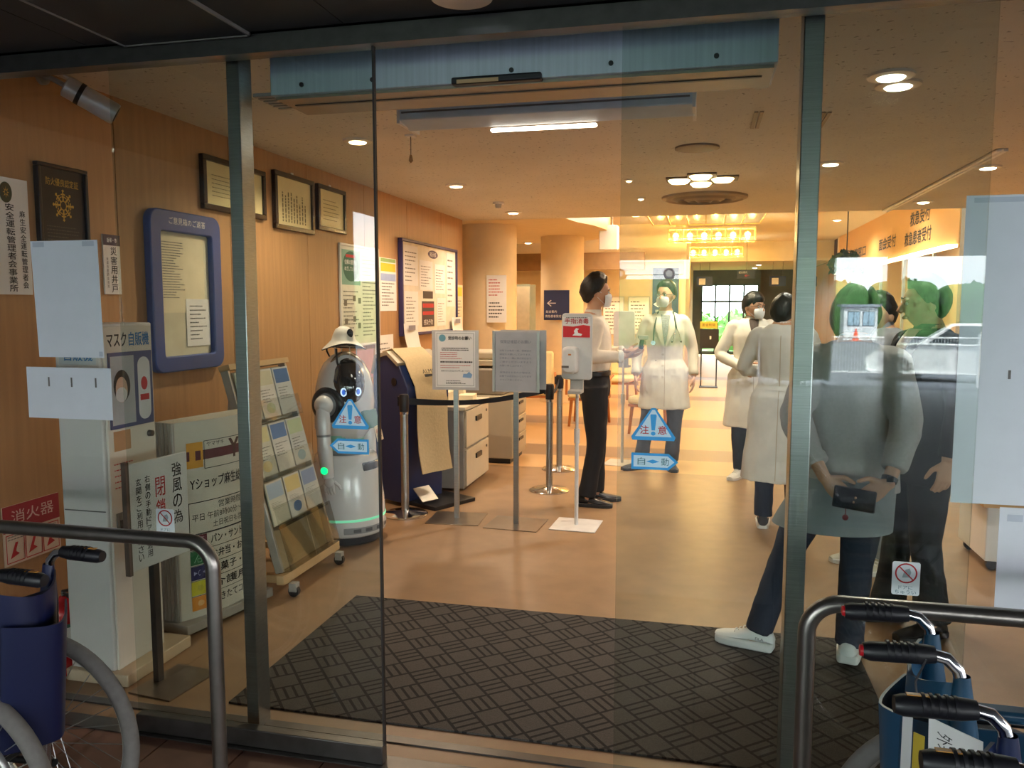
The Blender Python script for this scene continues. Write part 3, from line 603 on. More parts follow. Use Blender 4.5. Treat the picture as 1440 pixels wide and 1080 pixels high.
obj('blue_frame', frame_ring(MB(), f, rrect(0, 0, .66, .92, .07), rrect(.09, .09, .57, .80, .02), .002, .05), BL, t, bevel=.008); obj('back_sheet', MB().fbox(f, .08, .08, .58, .81, .002, .015), mat('board_cream', '#cfc8b0', .6), t, 0)
obj('paper', MB().fbox(f, .10, .34, .52, .785, .016, .018), PAPER_CREAM, t, 0); obj('paper', MB().fbox(f, .33, .14, .56, .42, .019, .021), PAPER, t, 0)
obj('small_print', scrib(scrib(MB(), f, .13, .42, .33, .75, 22, .019, .35, .01), f, .36, .17, .53, .39, 9, .022, .3, .012), INK_GREY, t, 0); text(t, f, 'ご意見箱のご返答', .33, .862, .34, .04, INK_WHITE, .0515)
# three framed certificates
FRM = mat('frame_ebony', '#2a1812', .25, 0, .1); CERT = mat('certificate_cream', '#dccf9f', .3, 0, .04)
for y, z, wd, ht, lab, vert in ((4.40, 2.11, .72, .33, 'widest dark framed certificate, partly behind the left steel post', 0), (5.245, 2.07, .585, .41, 'tallest dark framed certificate with vertical writing, middle of three', 1), (5.905, 2.12, .505, .36, 'smallest dark framed certificate, farthest of three on the wall', 0)):
    f = wallL(y, z); t = poster('framed_certificate', lab, 'certificate', f, wd, ht, FRM, CERT, .035, .035)
    m1 = MB()
    if vert: [scrib(m1, Fr(f.p(wd - .12 - k * .042, .06, 0), f.u, -f.r), .0, 0, ht * .62, .02, 1, .0215, .8, .022) for k in range(9)]
    else: scrib(m1, f, .1, .08, wd - .1, ht - .1, 6, .0215, .18, .02)
    obj('small_print', m1, mat('cert_print', '#6d6346', .6), t, 0)
    obj('hanger', MB().fbox(f, wd / 2 - .012, ht, wd / 2 + .012, ht + .02, .002, .012), WHITE, t)
# long poster with green oval
f = wallL(6.30, 1.16); t = poster('poster', 'white framed tall poster with a dark green oval heading beside the robot', 'poster', f, .84, .89, WHITE, mat('poster_pale', '#d3d0c3', .6), .02, .02); GR = mat('poster_green', '#2e5f4d', .6)
obj('green_panel', MB().fquad(f, .04, .54, .42, .84, .0115), mat('poster_mint', '#7fa596', .6), t); obj('oval', MB().fpoly(f, [(.22 + .16 * math.cos(k * PI / 14), .70 + .13 * math.sin(k * PI / 14)) for k in range(28)], .0125), GR, t)
text(t, f, '信頼の医療を', .22, .735, .25, .04, INK_WHITE, .0135); text(t, f, 'めざしています', .22, .68, .25, .04, INK_WHITE, .0135); obj('red_band', MB().fquad(f, .12, .775, .31, .80, .0135), INK_RED, t)
obj('small_print', scrib(scrib(MB(), f, .06, .08, .40, .50, 12, .0125, .3, .025), f, .46, .08, .8, .82, 22, .0125, .3, .025), INK_GREY, t, 0)
pm = MB(); [pm.fquad(f, a, b, a + .06, b + .05, .013) for a, b in ((.07, .36), (.25, .40), (.36, .38), (.25, .22), (.08, .2), (.35, .16))]; obj('photo_block', pm, mat('photo_dark', '#6a6052', .6), t)
# yellow flyer strip, plain flyer, bulletin board, yellow notice
f = wallL(7.18, 1.47); t = poster('flyer', 'narrow flyer with a yellow heading hung left of the bulletin board', 'flyer', f, .42, .51, None, PAPER, depth=.006)
obj('yellow_band', MB().fquad(f, .02, .38, .40, .46, .0065), mat('flyer_yellow', '#e5c33a', .6), t); obj('green_band', MB().fquad(f, .02, .47, .40, .505, .0065), mat('flyer_green', '#8fae6a', .6), t); obj('blue_band', MB().fquad(f, .02, .29, .40, .36, .0065), mat('flyer_blue', '#9fb0d8', .6), t)
obj('small_print', scrib(MB(), f, .04, .04, .38, .28, 8, .0065, .35, .03), INK_GREY, t, 0)
f = wallL(7.05, .82); t = poster('flyer', 'plain white notice on the wall below the yellow headed flyer', 'flyer', f, .45, .42, None, PAPER, depth=.004); obj('small_print', scrib(MB(), f, .05, .12, .4, .36, 5, .0045, .25, .03), INK_GREY, t, 0)
f = wallL(6.45, .86); t = poster('flyer', 'reddish notice on the wall under the tall poster', 'flyer', f, .55, .26, None, mat('flyer_rose', '#c88f86', .6), depth=.004); obj('small_print', scrib(MB(), f, .05, .05, .5, .12, 3, .0045, .35, .03), INK_WHITE, t, 0)
f = wallL(7.66, 1.21); t = poster('bulletin_board', 'large violet framed bulletin board full of pale notices', 'notice board', f, 1.87, .99, mat('board_violet', '#3a315f', .5), mat('board_pale', '#ded6c6', .6), .03, .05)
obj('heading_oval', MB().fpoly(f, [(1.0 + .17 * math.cos(k * PI / 12), .88 + .045 * math.sin(k * PI / 12)) for k in range(24)], .029), mat('oval_mauve', '#5a4d63', .6), t); text(t, f, '掲示板', 1.0, .88, .22, .05, INK_WHITE, .0295)
for a, b, c, d_ in ((.08, .52, .5, .93), (.55, .48, .98, .8), (1.05, .45, 1.42, .78), (1.48, .3, 1.8, .93), (.1, .1, .5, .46), (1.12, .08, 1.44, .4)): 
    s_ = obj('notice', MB().fbox(f, a, b, c, d_, .0285, .031), PAPER, t, 0); obj('small_print', scrib(MB(), f, a + .04, b + .03, c - .04, d_ - .05, 8, .0315, .25, .04), INK_GREY, s_, 0)
s_ = obj('dark_poster', MB().fbox(f, .62, .08, 1.02, .36, .0285, .031), mat('poster_dark', '#3a2f34', .5), t, 0); obj('red_line', MB().fquad(f, .64, .29, 1.0, .335, .0315).fquad(f, .64, .21, 1.0, .25, .0315), INK_RED, s_); text(s_, f, '感染予防', .82, .13, .3, .06, INK_WHITE, .0315)
obj('small_print', MB().fbox(f, .66, .39, .98, .47, .0285, .031), mat('poster_dark', '#3a2f34'), t)
f = wallL(9.54, 1.2); t = poster('flyer', 'cream notice with a yellow top at the end of the left wall', 'flyer', f, .34, .58, None, PAPER_CREAM, depth=.005); obj('yellow_band', MB().fquad(f, .03, .44, .31, .55, .0055), mat('flyer_yellow', '#e5c33a'), t); obj('small_print', scrib(MB(), f, .05, .05, .3, .4, 9, .0055, .25, .04), INK_GREY, t, 0)
# curled leaflets hanging at the board's lower edge
for y, z, lab in ((7.66, .98, 'curled white leaflet sheet hanging over the lower left corner of the bulletin board'), (9.25, 1.02, 'curled white leaflet sheet hanging over the lower right corner of the bulletin board')):
    t = thing('leaflet', lab, 'leaflet', (-2.93, y, z)); m1 = MB(); n = 8
    m1.loft([[V((-2.945 + .10 * (k / n) ** 2 + dx, y + a, z + .36 - .40 * k / n)) for a, dx in ((0, 0), (.34, .02), (.34, .022), (0, .002))] for k in range(n + 1)])
    obj('sheet', m1, PAPER, t); obj('heading_block', MB().fquad(wallL(y, z, -2.915), .06, .29, .26, .34, .0), mat('leaf_grey', '#8b8794', .6), t)
# fire extinguisher notice and extinguisher
f = wallL(2.86, .36); t = poster('fire_notice', 'red and white fire extinguisher notice low on the left wall', 'sign', f, .32, .27, None, mat('fire_cream', '#d9c2ae', .6), depth=.006)
obj('red_band', MB().fquad(f, 0, .15, .32, .27, .0065), mat('fire_red', '#9c2532', .5), t); text(t, f, '消火器', .165, .215, .24, .06, mat('fire_text', '#d9b9b0', .6), .007); rm = rim(rim(rim(MB(), f, .01, .01, .11, .14, .004, .007), f, .115, .01, .21, .14, .004, .007), f, .215, .01, .31, .14, .004, .007); obj('box_outline', rm, INK_RED, t, 0)
pm = MB(); [pm.fpoly(f, [(a, .03), (a + .05, .045), (a + .03, .06), (a + .045, .1), (a + .03, .1)], .007) for a in (.03, .13, .235)]; obj('pictogram', pm, INK_RED, t); obj('small_print', scrib(MB(), f, .02, .11, .3, .135, 2, .007, .3, .01), INK_GREY, t, 0)
x, y = -2.62, 2.78; Z = .66; t = thing('fire_extinguisher', 'red fire extinguisher with a white label on a red stand beside the white vending machine', 'fire extinguisher', (x, y, 0)); RED = mat('fire_red_gloss', '#c21f26', .25, 0, .04)
obj('cylinder', MB().lathe([(0, .03), (.05, .03), (.055, .045), (.055, .22), (.045, .26), (.02, .28), (.016, .295), (0, .295)], (x, y, 0), 28), RED, t); obj('label_sheet', MB().lathe([(.0553, .09), (.056, .09), (.056, .17), (.0553, .17)], (x, y, 0), 28), WHITE, t); obj('green_band', MB().lathe([(.0553, .17), (.0562, .17), (.0562, .185), (.0553, .185)], (x, y, 0), 28), mat('band_green', '#3f6b58', .5), t)
obj('lever', MB().tube([(x, y, .29), (x, y, .315), (x + .07, y - .02, .335)], .008, 8).tube([(x, y, .305), (x + .07, y - .02, .30)], .007, 8), BLACK, t); obj('hose', MB().tube([(x + .02, y, .30), (x + .065, y, .28), (x + .075, y, .2), (x + .07, y, .1)], .010, 8), BLACK, t)
obj('stand_base', MB().bb((x - .12, y - .12, 0), (x + .11, y + .12, .03)), RED, t, bevel=.01)
# ------------------------------------------------------------------ papers and stickers on the entrance glass
class FrB(Fr):                                  # a plane bulging outwards across its width
    def __init__(s, o, r, u, w, b): super().__init__(o, r, u); s.w = w; s.b = b
    def p(s, a, b, c=0):
        t = min(1, max(0, a / s.w)); return s.o + s.r * a + s.u * b + s.n * (c + s.b * 4 * t * (1 - t))
PGLASS = mat('paper_bluish', '#dfe3ea', .8, 0, .02, 14)
def sheet(label, x0, z0, x1, z1, y=2.511, skew=0.):
    f = front(x0, y, z0); t = thing('notice_sheet', label, 'paper', (x0, y, z0)); w_, h_ = x1 - x0, z1 - z0
    obj('paper', MB().fpoly(f, [(skew, 0), (w_, 0), (w_ - skew * .5, h_), (0, h_)], 0, .0012), PGLASS, t, 0); return t, f, w_, h_
TAPE = mat('tape', '#bfc6d2', .3)
t, f, w_, h_ = sheet('blank white sheet taped to the left glass in front of the black plaque', -2.425, 1.33, -2.13, 1.757, skew=.012)
for a, b in ((.01, h_ - .022), (w_ - .07, h_ - .022), (w_ - .02, .005)): obj('tape', MB().fbox(f, a, b, a + .05 if b > .1 else a + .015, b + .018, .0013, .002), TAPE, t, 0)
t, f, w_, h_ = sheet('white sheet with three small slits taped below another on the left glass', -2.475, 1.10, -2.105, 1.292)
for a in (.095, .195, .30): obj('slit', MB().fbox(f, a, .12, a + .007, .155, .0013, .0018), INK_GREY, t, 0)
t, f, w_, h_ = sheet('very large white sheet hung on the right fixed glass at the picture edge', .705, .955, 1.35, 1.825); obj('tape', MB().fbox(f, .02, h_ - .02, .2, h_ - .006, .0013, .002), TAPE, t, 0); obj('slit', MB().fbox(f, .13, .36, .137, .385, .0013, .0018), INK_GREY, t, 0)
t, f, w_, h_ = sheet('white sheet taped under the very large one on the right fixed glass', .835, .64, 1.2, .948); obj('tape', MB().fbox(f, .02, h_ - .04, .06, h_ - .02, .0013, .002), TAPE, t, 0)
SKY = mat('sticker_blue', '#2f9fe0', .5, 0, .02); PALE = mat('sticker_pale', '#cfe6f2', .5, 0, .02); TEALM = mat('sticker_teal', '#2a6f7c', .5)
def warn(x, z, zs, where, y=2.3745, flip=1, k=.62, q=.74):
    t = thing('warning_sticker', 'blue and white triangular caution sticker ' + where, 'sticker', (x, y, z)); f = front(x, y, z); K = lambda pts: [(a * k, b * k) for a, b in pts]
    obj('backing', MB().fpoly(f, K([(-.098, 0), (.098, 0), (.104, .016), (.010, .155), (-.010, .155), (-.104, .016)]), 0, .0008), SKY, t, 0)
    obj('inner_panel', MB().fpoly(f, K([(-.086, .018), (.086, .018), (.006, .146), (-.006, .146)]), .0009, .0012), PALE, t, 0)
    obj('exclamation', MB().fpoly(f, K([(-.012, .125), (-.015, .118), (-.008, .048), (.008, .048), (.015, .118), (.012, .125)]), .0013, .0016).fpoly(f, K([(.011 * math.cos(i * PI / 6), .033 + .010 * math.sin(i * PI / 6)) for i in range(12)]), .0013, .0016), SKY, t, 0)
    text(t, f, '注', -.042 * k, .050 * k, .040 * k, .040 * k, INK_RED, .0014, bold=.0006); text(t, f, '意', .042 * k, .050 * k, .040 * k, .040 * k, INK_RED, .0014, bold=.0006)
    t = thing('automatic_door_sticker', 'blue arrow shaped automatic door sticker ' + where, 'sticker', (x, y, zs)); f = front(x, y, zs - .033 * q); s = flip
    P = lambda pts: [(a * s * q, b * q) for a, b in (pts if s > 0 else pts[::-1])]
    obj('arrow_panel', MB().fpoly(f, P([(-.085, 0), (.062, 0), (.10, .033), (.062, .066), (-.085, .066)]), 0, .0008), SKY, t, 0); obj('inner_panel', MB().fpoly(f, P([(-.076, .010), (.058, .010), (.085, .033), (.058, .056), (-.076, .056)]), .0009, .0012), PALE, t, 0)
    text(t, f, '自', -.045 * q, .033 * q, .030 * q, .030 * q, TEALM, .0014); text(t, f, '動', .048 * q, .033 * q, .030 * q, .030 * q, TEALM, .0014)
    obj('lens_mark', MB().fpoly(f, [(-.026 * q, .033 * q), (0, .025 * q), (.026 * q, .033 * q), (0, .041 * q)], .0013, .0015), SKY, t, 0)
warn(-1.10, 1.125, 1.068, 'on the left door leaf in front of the robot', flip=-1); warn(-.137, 1.125, 1.062, 'on the right door leaf in front of the doctor', flip=1)
def nohand(x, z, y, where, wd=.072):
    t = thing('door_sticker', 'small white sticker with red no-touching circle ' + where, 'sticker', (x, y, z)); f = front(x, y, z); h_ = wd * 1.32
    obj('backing', MB().fpoly(f, rrect(-wd / 2, 0, wd / 2, h_, .006, 3), 0, .0008), mat('sticker_white', '#dfe8ea', .5), t, 0); m1 = MB(); R = wd * .40; cy = h_ * .66
    frame_ring(m1, f, [(R * math.cos(k * PI / 14), cy + R * math.sin(k * PI / 14)) for k in range(28)], [(R * .86 * math.cos(k * PI / 14), cy + R * .86 * math.sin(k * PI / 14)) for k in range(28)], .0009, .0013)
    m1.fpoly(f, [(-R * .66, cy + R * .58), (-R * .58, cy + R * .66), (R * .66, cy - R * .58), (R * .58, cy - R * .66)], .0009, .0014); obj('red_circle', m1, INK_RED, t, 0)
    obj('hand_mark', MB().fpoly(f, [(-R * .35, cy - R * .45), (R * .3, cy - R * .4), (R * .45, cy + R * .1), (R * .3, cy + R * .5), (-.002, cy + R * .35), (-R * .2, cy + R * .1)], .00085, .00095), mat('hand_grey', '#9fb0b4', .6), t, 0)
    text(t, f, 'ドアに', 0, h_ * .23, wd * .5, wd * .14, TEALM, .001); text(t, f, 'ちゅうい', 0, h_ * .09, wd * .76, wd * .16, TEALM, .001)
nohand(.565, .715, 2.3745, 'on the right leaf above the handrail'); nohand(-1.80, .725, 2.3745, 'on the left leaf before the wind notice')

# ------------------------------------------------------------------ left side: vending machine, notices, racks
t = thing('mask_vending_machine', 'tall white mask vending machine standing just inside the left glass', 'vending machine', (-2.375, 2.82, 0)); VM = mat('machine_white', '#d9d6d2', .45, 0, .02)
obj('cabinet', MB().bb((-2.485, 2.66, .05), (-2.280, 2.97, 1.45)), VM, t, bevel=.006); obj('base_plate', MB().bb((-2.495, 2.64, 0), (-2.205, 3.05, .05)), mat('base_cream', '#cbb79a', .5), t, bevel=.004)
obj('side_seam', MB().bb((-2.475, 2.657, .705), (-2.285, 2.66, .709)), INK_GREY, t, 0); obj('front_panel', MB().bb((-2.280, 2.675, .05), (-2.270, 2.955, 1.44)), mat('machine_front', '#d8d2c6', .45, 0, .02), t, bevel=.003)
f = Fr((-2.270, 2.66, 0), (0, 1, 0), (0, 0, 1)); text(t, f, 'マスク', .085, 1.385, .11, .055, INK, .001, bold=.0015); text(t, f, '自販機', .215, 1.385, .12, .055, INK_BLUE, .001, bold=.0015)
p_ = obj('picture_panel', MB().fbox(f, .03, 1.03, .285, 1.335, .0, .004), mat('panel_blue', '#3a4a78', .35), t, 0); obj('photo', MB().fquad(f, .04, 1.045, .175, 1.32, .0045), mat('photo_grey', '#a9b0b8', .5), p_)
el = lambda cx, cy, rx, ry: [(cx + rx * math.cos(k * PI / 10), cy + ry * math.sin(k * PI / 10)) for k in range(20)]
obj('printed_hair', MB().fpoly(f, el(.10, 1.20, .048, .065), .005), INK, p_); obj('printed_face', MB().fpoly(f, el(.097, 1.185, .034, .052), .0054), mat('print_skin', '#c9aa96', .6), p_); obj('printed_mask', MB().fpoly(f, el(.095, 1.165, .033, .03), .0058), mat('print_white', '#d5d8dc', .6), p_)
obj('side_oval', MB().fpoly(f, rrect(.195, 1.05, .27, 1.31, .035), .0046), mat('print_white', '#d5d8dc'), p_); obj('red_dot', MB().fpoly(f, el(.232, 1.20, .02, .028), .0052).fquad(f, .205, 1.13, .26, 1.155, .0052), INK_RED, p_)
obj('notice_tan', MB().fbox(f, .045, .94, .14, 1.02, 0, .002), mat('tan_print', '#b98d66', .6), t, 0); obj('knob', MB().lathe([(0, 0), (.014, 0), (.012, .018), (0, .022)], f.p(.255, .985, 0), 14, 'X'), DKSTEEL, t)
obj('small_print', scrib(MB(), f, .04, .78, .16, .90, 5, .001, .18, .012), INK_RED, t, 0); obj('dial_ring', MB().torus(f.p(.245, .78, .003), .04, .006, 'X', 28, 6), DKSTEEL, t); obj('dial', MB().lathe([(0, 0), (.032, 0), (.028, .014), (0, .016)], f.p(.245, .78, 0), 24, 'X'), ALU, t)
obj('outlet_frame', MB().fbox(f, .04, .58, .15, .69, 0, .004), mat('outlet_grey', '#77756c', .5), t); obj('outlet', MB().fbox(f, .055, .60, .14, .66, .004, .006), BLACK, t); text(t, front(-2.485, 2.659, 0), '自販機', .11, 1.325, .13, .04, INK_BLUE, .001, bold=.001)
obj('side_print', MB().fquad(front(-2.485, 2.659, 0), .02, 1.29, .19, 1.36, .0005), mat('pale_band', '#c5ccd0', .5), t, 0)
# wind notice on a post
u_ = V((.12, 1, 0)).normalized(); f = Fr((-2.12, 2.575, .5), u_, (0, 0, 1)); t = thing('wind_notice_stand', 'white standing notice with vertical black and red writing on a dark post', 'sign', (-2.06, 2.7, 0))
obj('board', MB().fbox(f, 0, 0, .31, .42, 0, .012), mat('board_white', '#d4d4d0', .5, 0, .02), t, bevel=.002); obj('edge_channel', MB().fbox(f, -.012, -.01, .004, .43, -.006, .016), mat('channel_brown', '#5a4a40', .5), t)
obj('post', MB().fbox(f, .125, -.5, .155, .0, -.03, -.004), DKSTEEL, t); obj('foot_plate', MB().fbox(f, .02, -.5, .29, -.494, -.055, .15), mat('plate_steel', '#8a7d70', .3, .85), t)
text(t, f, '強風の為', .25, .26, .05, .26, INK, .013, True, bold=.0008); text(t, f, '閉鎖中', .16, .215, .05, .27, INK_RED, .013, True, bold=.0008); text(t, f, '右側の手動ドアか通用', .095, .20, .025, .33, INK, .013, True, bold=.0005); text(t, f, '玄関をご利用ください', .05, .195, .025, .33, INK, .013, True, bold=.0005)
# shop sign, a bulging light box
f = FrB((-2.325, 3.15, .06), V((.2, 1, 0)), (0, 0, 1), .52, .05); t = thing('shop_sign_box', 'bulging white shop sign box with coloured picture squares on a grey base', 'sign', (-2.30, 3.4, 0)); W_, H_ = .52, .93
def arc(a0, a1, b0, b1, c, n=8):
    m1 = MB(); 
    for i in range(n): x, y = a0 + (a1 - a0) * i / n, a0 + (a1 - a0) * (i + 1) / n; m1.add([f.p(x, b0, c), f.p(y, b0, c), f.p(y, b1, c), f.p(x, b1, c)], [(0, 1, 2, 3)])
    return m1
m1 = MB(); n = 14; front_ = [f.p(W_ * i / n, 0, 0) for i in range(n + 1)]; back_ = [f.p(W_, 0, -.11), f.p(0, 0, -.11)]
m1.loft([front_ + back_, [p + V((0, 0, H_)) for p in front_ + back_]]); obj('sign_body', m1, mat('sign_ivory', '#cfcabb', .45, 0, .02), t)
obj('side_channel', MB().fbox(f, -.012, 0, 0, H_, -.115, .004), ALU, t, bevel=.002)
for q in range(5): obj('side_rib', MB().fbox(f, -.016, .0, -.012, H_, -.1 + q * .022, -.09 + q * .022), GREYP, t, 0)
obj('base_box', MB().fbox(Fr((-2.325, 3.15, .0), f.r, f.u), -.03, .015, W_ + .02, .06, -.16, .07), mat('base_grey', '#9a958c', .5), t, bevel=.004); obj('base_foot', MB().fbox(Fr((-2.325, 3.15, 0), f.r, f.u), 0, 0, W_, .015, -.12, .03), BLACK, t)
ORNG = mat('sign_orange', '#d69a2a', .5); MAR = mat('sign_maroon', '#5a2028', .5)
obj('logo_orange', arc(.05, .13, .71, .83, .0012), ORNG, t, 0); obj('logo_band', arc(.05, .49, .745, .79, .0016), MAR, t, 0); obj('logo_orange', arc(.42, .49, .79, .83, .0012), ORNG, t, 0); rm = MB()
for a0, b0, a1, b1 in ((.135, .70, .49, .703), (.135, .83, .49, .833), (.135, .70, .138, .833), (.05, .545, .49, .549), (.05, .395, .49, .399), (.05, .395, .053, .549)): rm.v, rm.f = (rm.add(arc(a0, a1, b0, b1, .0018).v, arc(a0, a1, b0, b1, .0018).f)).v, rm.f
obj('outline', rm, INK, t, 0); text(t, f, 'ヤマザキ', .20, .815, .10, .022, INK, .002); text(t, f, 'Y', .315, .775, .07, .09, mat('logo_brown', '#4a2a1e', .5), .0022, bold=.004); text(t, f, 'Shop', .40, .815, .07, .022, MAR, .002); text(t, f, 'Yショップ麻生総合病院', .27, .635, .42, .055, INK, .002, bold=.001)
text(t, f, '営業時間', .28, .52, .15, .035, INK, .002); text(t, f, '平日 午前8時00分〜午後6時', .27, .475, .41, .035, INK, .002); text(t, f, '土日祝日も営業', .28, .43, .22, .032, INK, .002)
for i, (s, c_) in enumerate((('パン・サンドイッチ', '#6a1f2c'), ('お弁当・おにぎり', '#1d6b3c'), ('お菓子・食品', '#23245c'), ('介護用品', '#c9c22e'), ('挽きたてコーヒー', '#dc8e2c'))):
    b = .325 - i * .073; obj('picture_square', arc(.05, .135, b, b + .066, .0014, 3), mat('square_%d' % i, c_, .5), t, 0); text(t, f, s, .31, b + .033, .31, .042, INK, .002, bold=.001); obj('rule_line', arc(.05, .49, b + .067, b + .0695, .0012), INK, t, 0)
    ic = MB(); fi = Fr(f.p(.0925, b + .033, .0022), f.r + f.n * .3, f.u)
    if i == 0: rim(ic, fi, -.025, -.02, .02, .015, .002, 0); ic.fpoly(fi, [(-.025, .015), (-.015, .025), (.028, .025), (.02, .015)], 0)
    elif i == 1: ic.fpoly(fi, [(-.028, -.022), (-.024, -.022), (0, .02), (.024, -.022), (.028, -.022), (0, .027)], 0); rim(ic, fi, -.01, -.022, .01, -.004, .002, 0)
    elif i == 2: ic.add(MB().torus(fi.o, .012, .0015, 'X', 16, 4).v, MB().torus(fi.o, .012, .0015, 'X', 16, 4).f); ic.fpoly(fi, [(-.03, -.01), (-.013, 0), (-.03, .01)], 0); ic.fpoly(fi, [(.03, -.01), (.03, .01), (.013, 0)], 0)
    else: ic.fpoly(fi, el(0, 0, .016, .014), 0)
    obj('icon_mark', ic, mat('icon_%d' % i, ('#a9868c', '#8fc0a0', '#a9aacb', '#b8b23a', '#e8b878')[i], .5), t, 0)
# sloped leaflet rack on casters
up = V((-.27, 0, 1)).normalized(); f = Fr((-2.12, 3.70, .13), (0, 1, 0), up); t = thing('leaflet_rack', 'sloped leaflet rack with clear pockets and a pale wooden base rail on casters', 'rack', (-2.2, 3.95, 0)); PW = mat('pale_wood', '#c7a578', .5, 0, .08, 8)
for a in (-.01, .57): obj('side_rail', MB().fbox(f, a, 0, a + .02, 1.10, -.03, .015), ALU, t, bevel=.003)
obj('back_panel', MB().fbox(f, .01, .0, .57, 1.08, -.03, -.022), mat('rack_back', '#b7a98d', .5), t); obj('base_rail', MB().bb((-2.13, 3.66, .075), (-2.085, 4.32, .125)), PW, t, bevel=.005); obj('top_rail', MB().fbox(f, -.01, 1.09, .60, 1.12, -.035, .03), PW, t)
for y in (3.72, 4.26):
    obj('side_foot', MB().bb((-2.55, y - .02, .07), (-2.09, y + .02, .11)), PW, t); obj('prop', MB().tube([(-2.50, y, .1), f.p(y - 3.70, .95, -.03)], .012, 8), ALU, t)
    for x in (-2.08, -2.5): co_ = obj('caster', MB().lathe([(0, -.012), (.03, -.012), (.03, .012), (0, .012)], (x + .02, y, .03), 16, 'Y'), BLACK, t); obj('caster_fork', MB().bb((x - .0, y - .02, .03), (x + .04, y + .02, .075)), GREYP, co_)
ROWS = ((.80, .30), (.50, .30), (.24, .26)); COLS = ('#7da3b5', '#c9c3a6', '#4d6f9d', '#d9cf9a', '#5f7fae', '#b9c6a0', '#a8b9c9', '#e0c98a', '#8f9fc0')
place_r = ('top', 'middle', 'bottom'); place_c = ('nearest the entrance', 'in the centre column', 'nearest the robot'); k = 0
for r, (b, h_) in enumerate(ROWS):
    obj('pocket_lip', MB().fbox(f, .01, b - .02, .57, b - .012, -.02, .05 + .0), CLEAR, t, 0); obj('pocket_front', MB().fbox(f, .012, b - .02, .568, b + .10, .046, .05), CLEAR, t, 0)
    for c in range(3):
        a = .02 + c * .187; l = thing('leaflet', 'leaflet in the %s tier of the sloped rack, %s' % (place_r[r], place_c[c]), 'leaflet', f.p(a + .085, b, .02), group='leaflets in the sloped rack'); f2 = Fr(f.p(a, b, .012), f.r, f.u + f.n * .03)
        obj('cover', MB().fbox(f2, .0, 0, .172, h_ - .03, 0, .008), mat('leaf_paper_%d' % (k % 3), ('#cfcbb8', '#d6d2c8', '#c4c6c2')[k % 3], .55), l, 0); obj('heading_block', MB().fquad(f2, .01, h_ - .12, .162, h_ - .04, .0085), mat('leaf_col_%d' % k, COLS[k], .55), l); obj('small_print', scrib(MB(), f2, .02, .08, .155, h_ - .14, 5, .0085, .25, .02), INK_GREY, l, 0)
        if k % 2: obj('picture_block', MB().fpoly(f2, el(.085, .05, .045, .03), .0087), mat('leaf_col_%d' % ((k + 4) % 9), COLS[(k + 4) % 9]), l)
        k += 1
obj('clear_pocket', MB().fbox(f, .0, .0, .285, .24, .055, .059).fbox(f, .295, .0, .58, .24, .055, .059).fbox(f, 0, -.005, .58, 0, -.02, .059), glass('smoky_acrylic', (.80, .78, .72), .045), t, 0)

# ------------------------------------------------------------------ the guide robot
t = thing('service_robot', 'white service robot with a round base, black shoulder ring and green wrist light', 'robot', (-2.25, 4.78, 0), math.radians(82), local=True)
RW = mat('robot_white', '#e2e2e4', .18, 0, .01, coat=.6); RB = mat('robot_black', '#17181b', .2, 0, .05); RG = mat('robot_grey', '#8e9196', .35, .3); TEAL = mat('robot_teal', '#8fd8c4', .3, 0, .04)
obj('base_shell', MB().lathe([(0, .06), (.235, .06), (.25, .075), (.25, .16), (.243, .28), (.225, .42), (.205, .53), (.198, .56), (.185, .572), (0, .572)], n=48), RW, t, 50); obj('base_skirt', MB().lathe([(0, 0.01), (.215, .01), (.22, .06), (0, .06)], n=40), BLACK, t)
obj('light_strip', MB().lathe([(.2505, .165), (.2515, .165), (.2515, .18), (.2505, .18)], n=48), emis('robot_green', '#7fe0b4', .6), t)
def band(z0, z1, a0, a1, r0, r1, n=14):
    m1 = MB(); rg = []
    for i in range(n + 1):
        a = math.radians(a0 + (a1 - a0) * i / n); rg.append([V((r * math.sin(a), -r * math.cos(a), z)) for r, z in ((r0, z0), (r1, z0), (r1, z1), (r0, z1))])
    return m1.loft(rg)
s_ = obj('sensor_panel', band(.088, .128, -62, 40, .247, .2535), RG, t, bevel=.008)
for a in (-48, -30, -10, 12): obj('sensor_window', band(.097, .119, a, a + 11, .2535, .2545, 4), mat('sensor_dark', '#5c6066', .2), s_)
obj('tray_slot', band(.455, .53, -28, 62, .19, .2145), RB, t, bevel=.008); obj('waist', MB().lathe([(.13, .572), (.12, .62), (.135, .68), (.15, .70), (0, .70)], n=32, sy=.9), TEAL, t)
obj('waist_collar', MB().lathe([(.15, .572), (.155, .585), (.14, .60), (0, .60)], n=32), RG, t)
obj('torso', MB().lathe([(0, .66), (.12, .665), (.165, .72), (.19, .80), (.198, .90), (.19, 1.0), (.168, 1.09), (.13, 1.16), (.08, 1.205), (.03, 1.225), (0, 1.227)], n=40, sy=.95), RW, t, 60)
obj('back_fin', MB().loft([[V((.05 * math.cos(a), .19 + .035 * math.sin(a), z)) for a in [k * PI / 6 for k in range(12)]] for z in (.72, .76, .88, .92)]), RW, t)
HT = Matrix.Rotation(math.radians(-46), 4, 'Z'); vz = MB()
vz.ball((0, -.085, 1.03), (.115, .125, .17), 24, 14, Matrix.Rotation(math.radians(-18), 3, 'X')); obj('visor', vz.xf(HT), mat('visor_black', '#1a1512', .06, 0, .05, coat=1.), t, 60); obj('visor_rim', MB().torus((0, -.07, 1.05), .118, .012, 'Y', 36, 8, 1, 1.45).xf(HT), mat('rim_copper', '#b79a78', .2, .7), t)
EYE = emis('robot_eye', '#2f62c0', .9); EYW = emis('robot_eye_white', '#cfe0ff', 1.0)
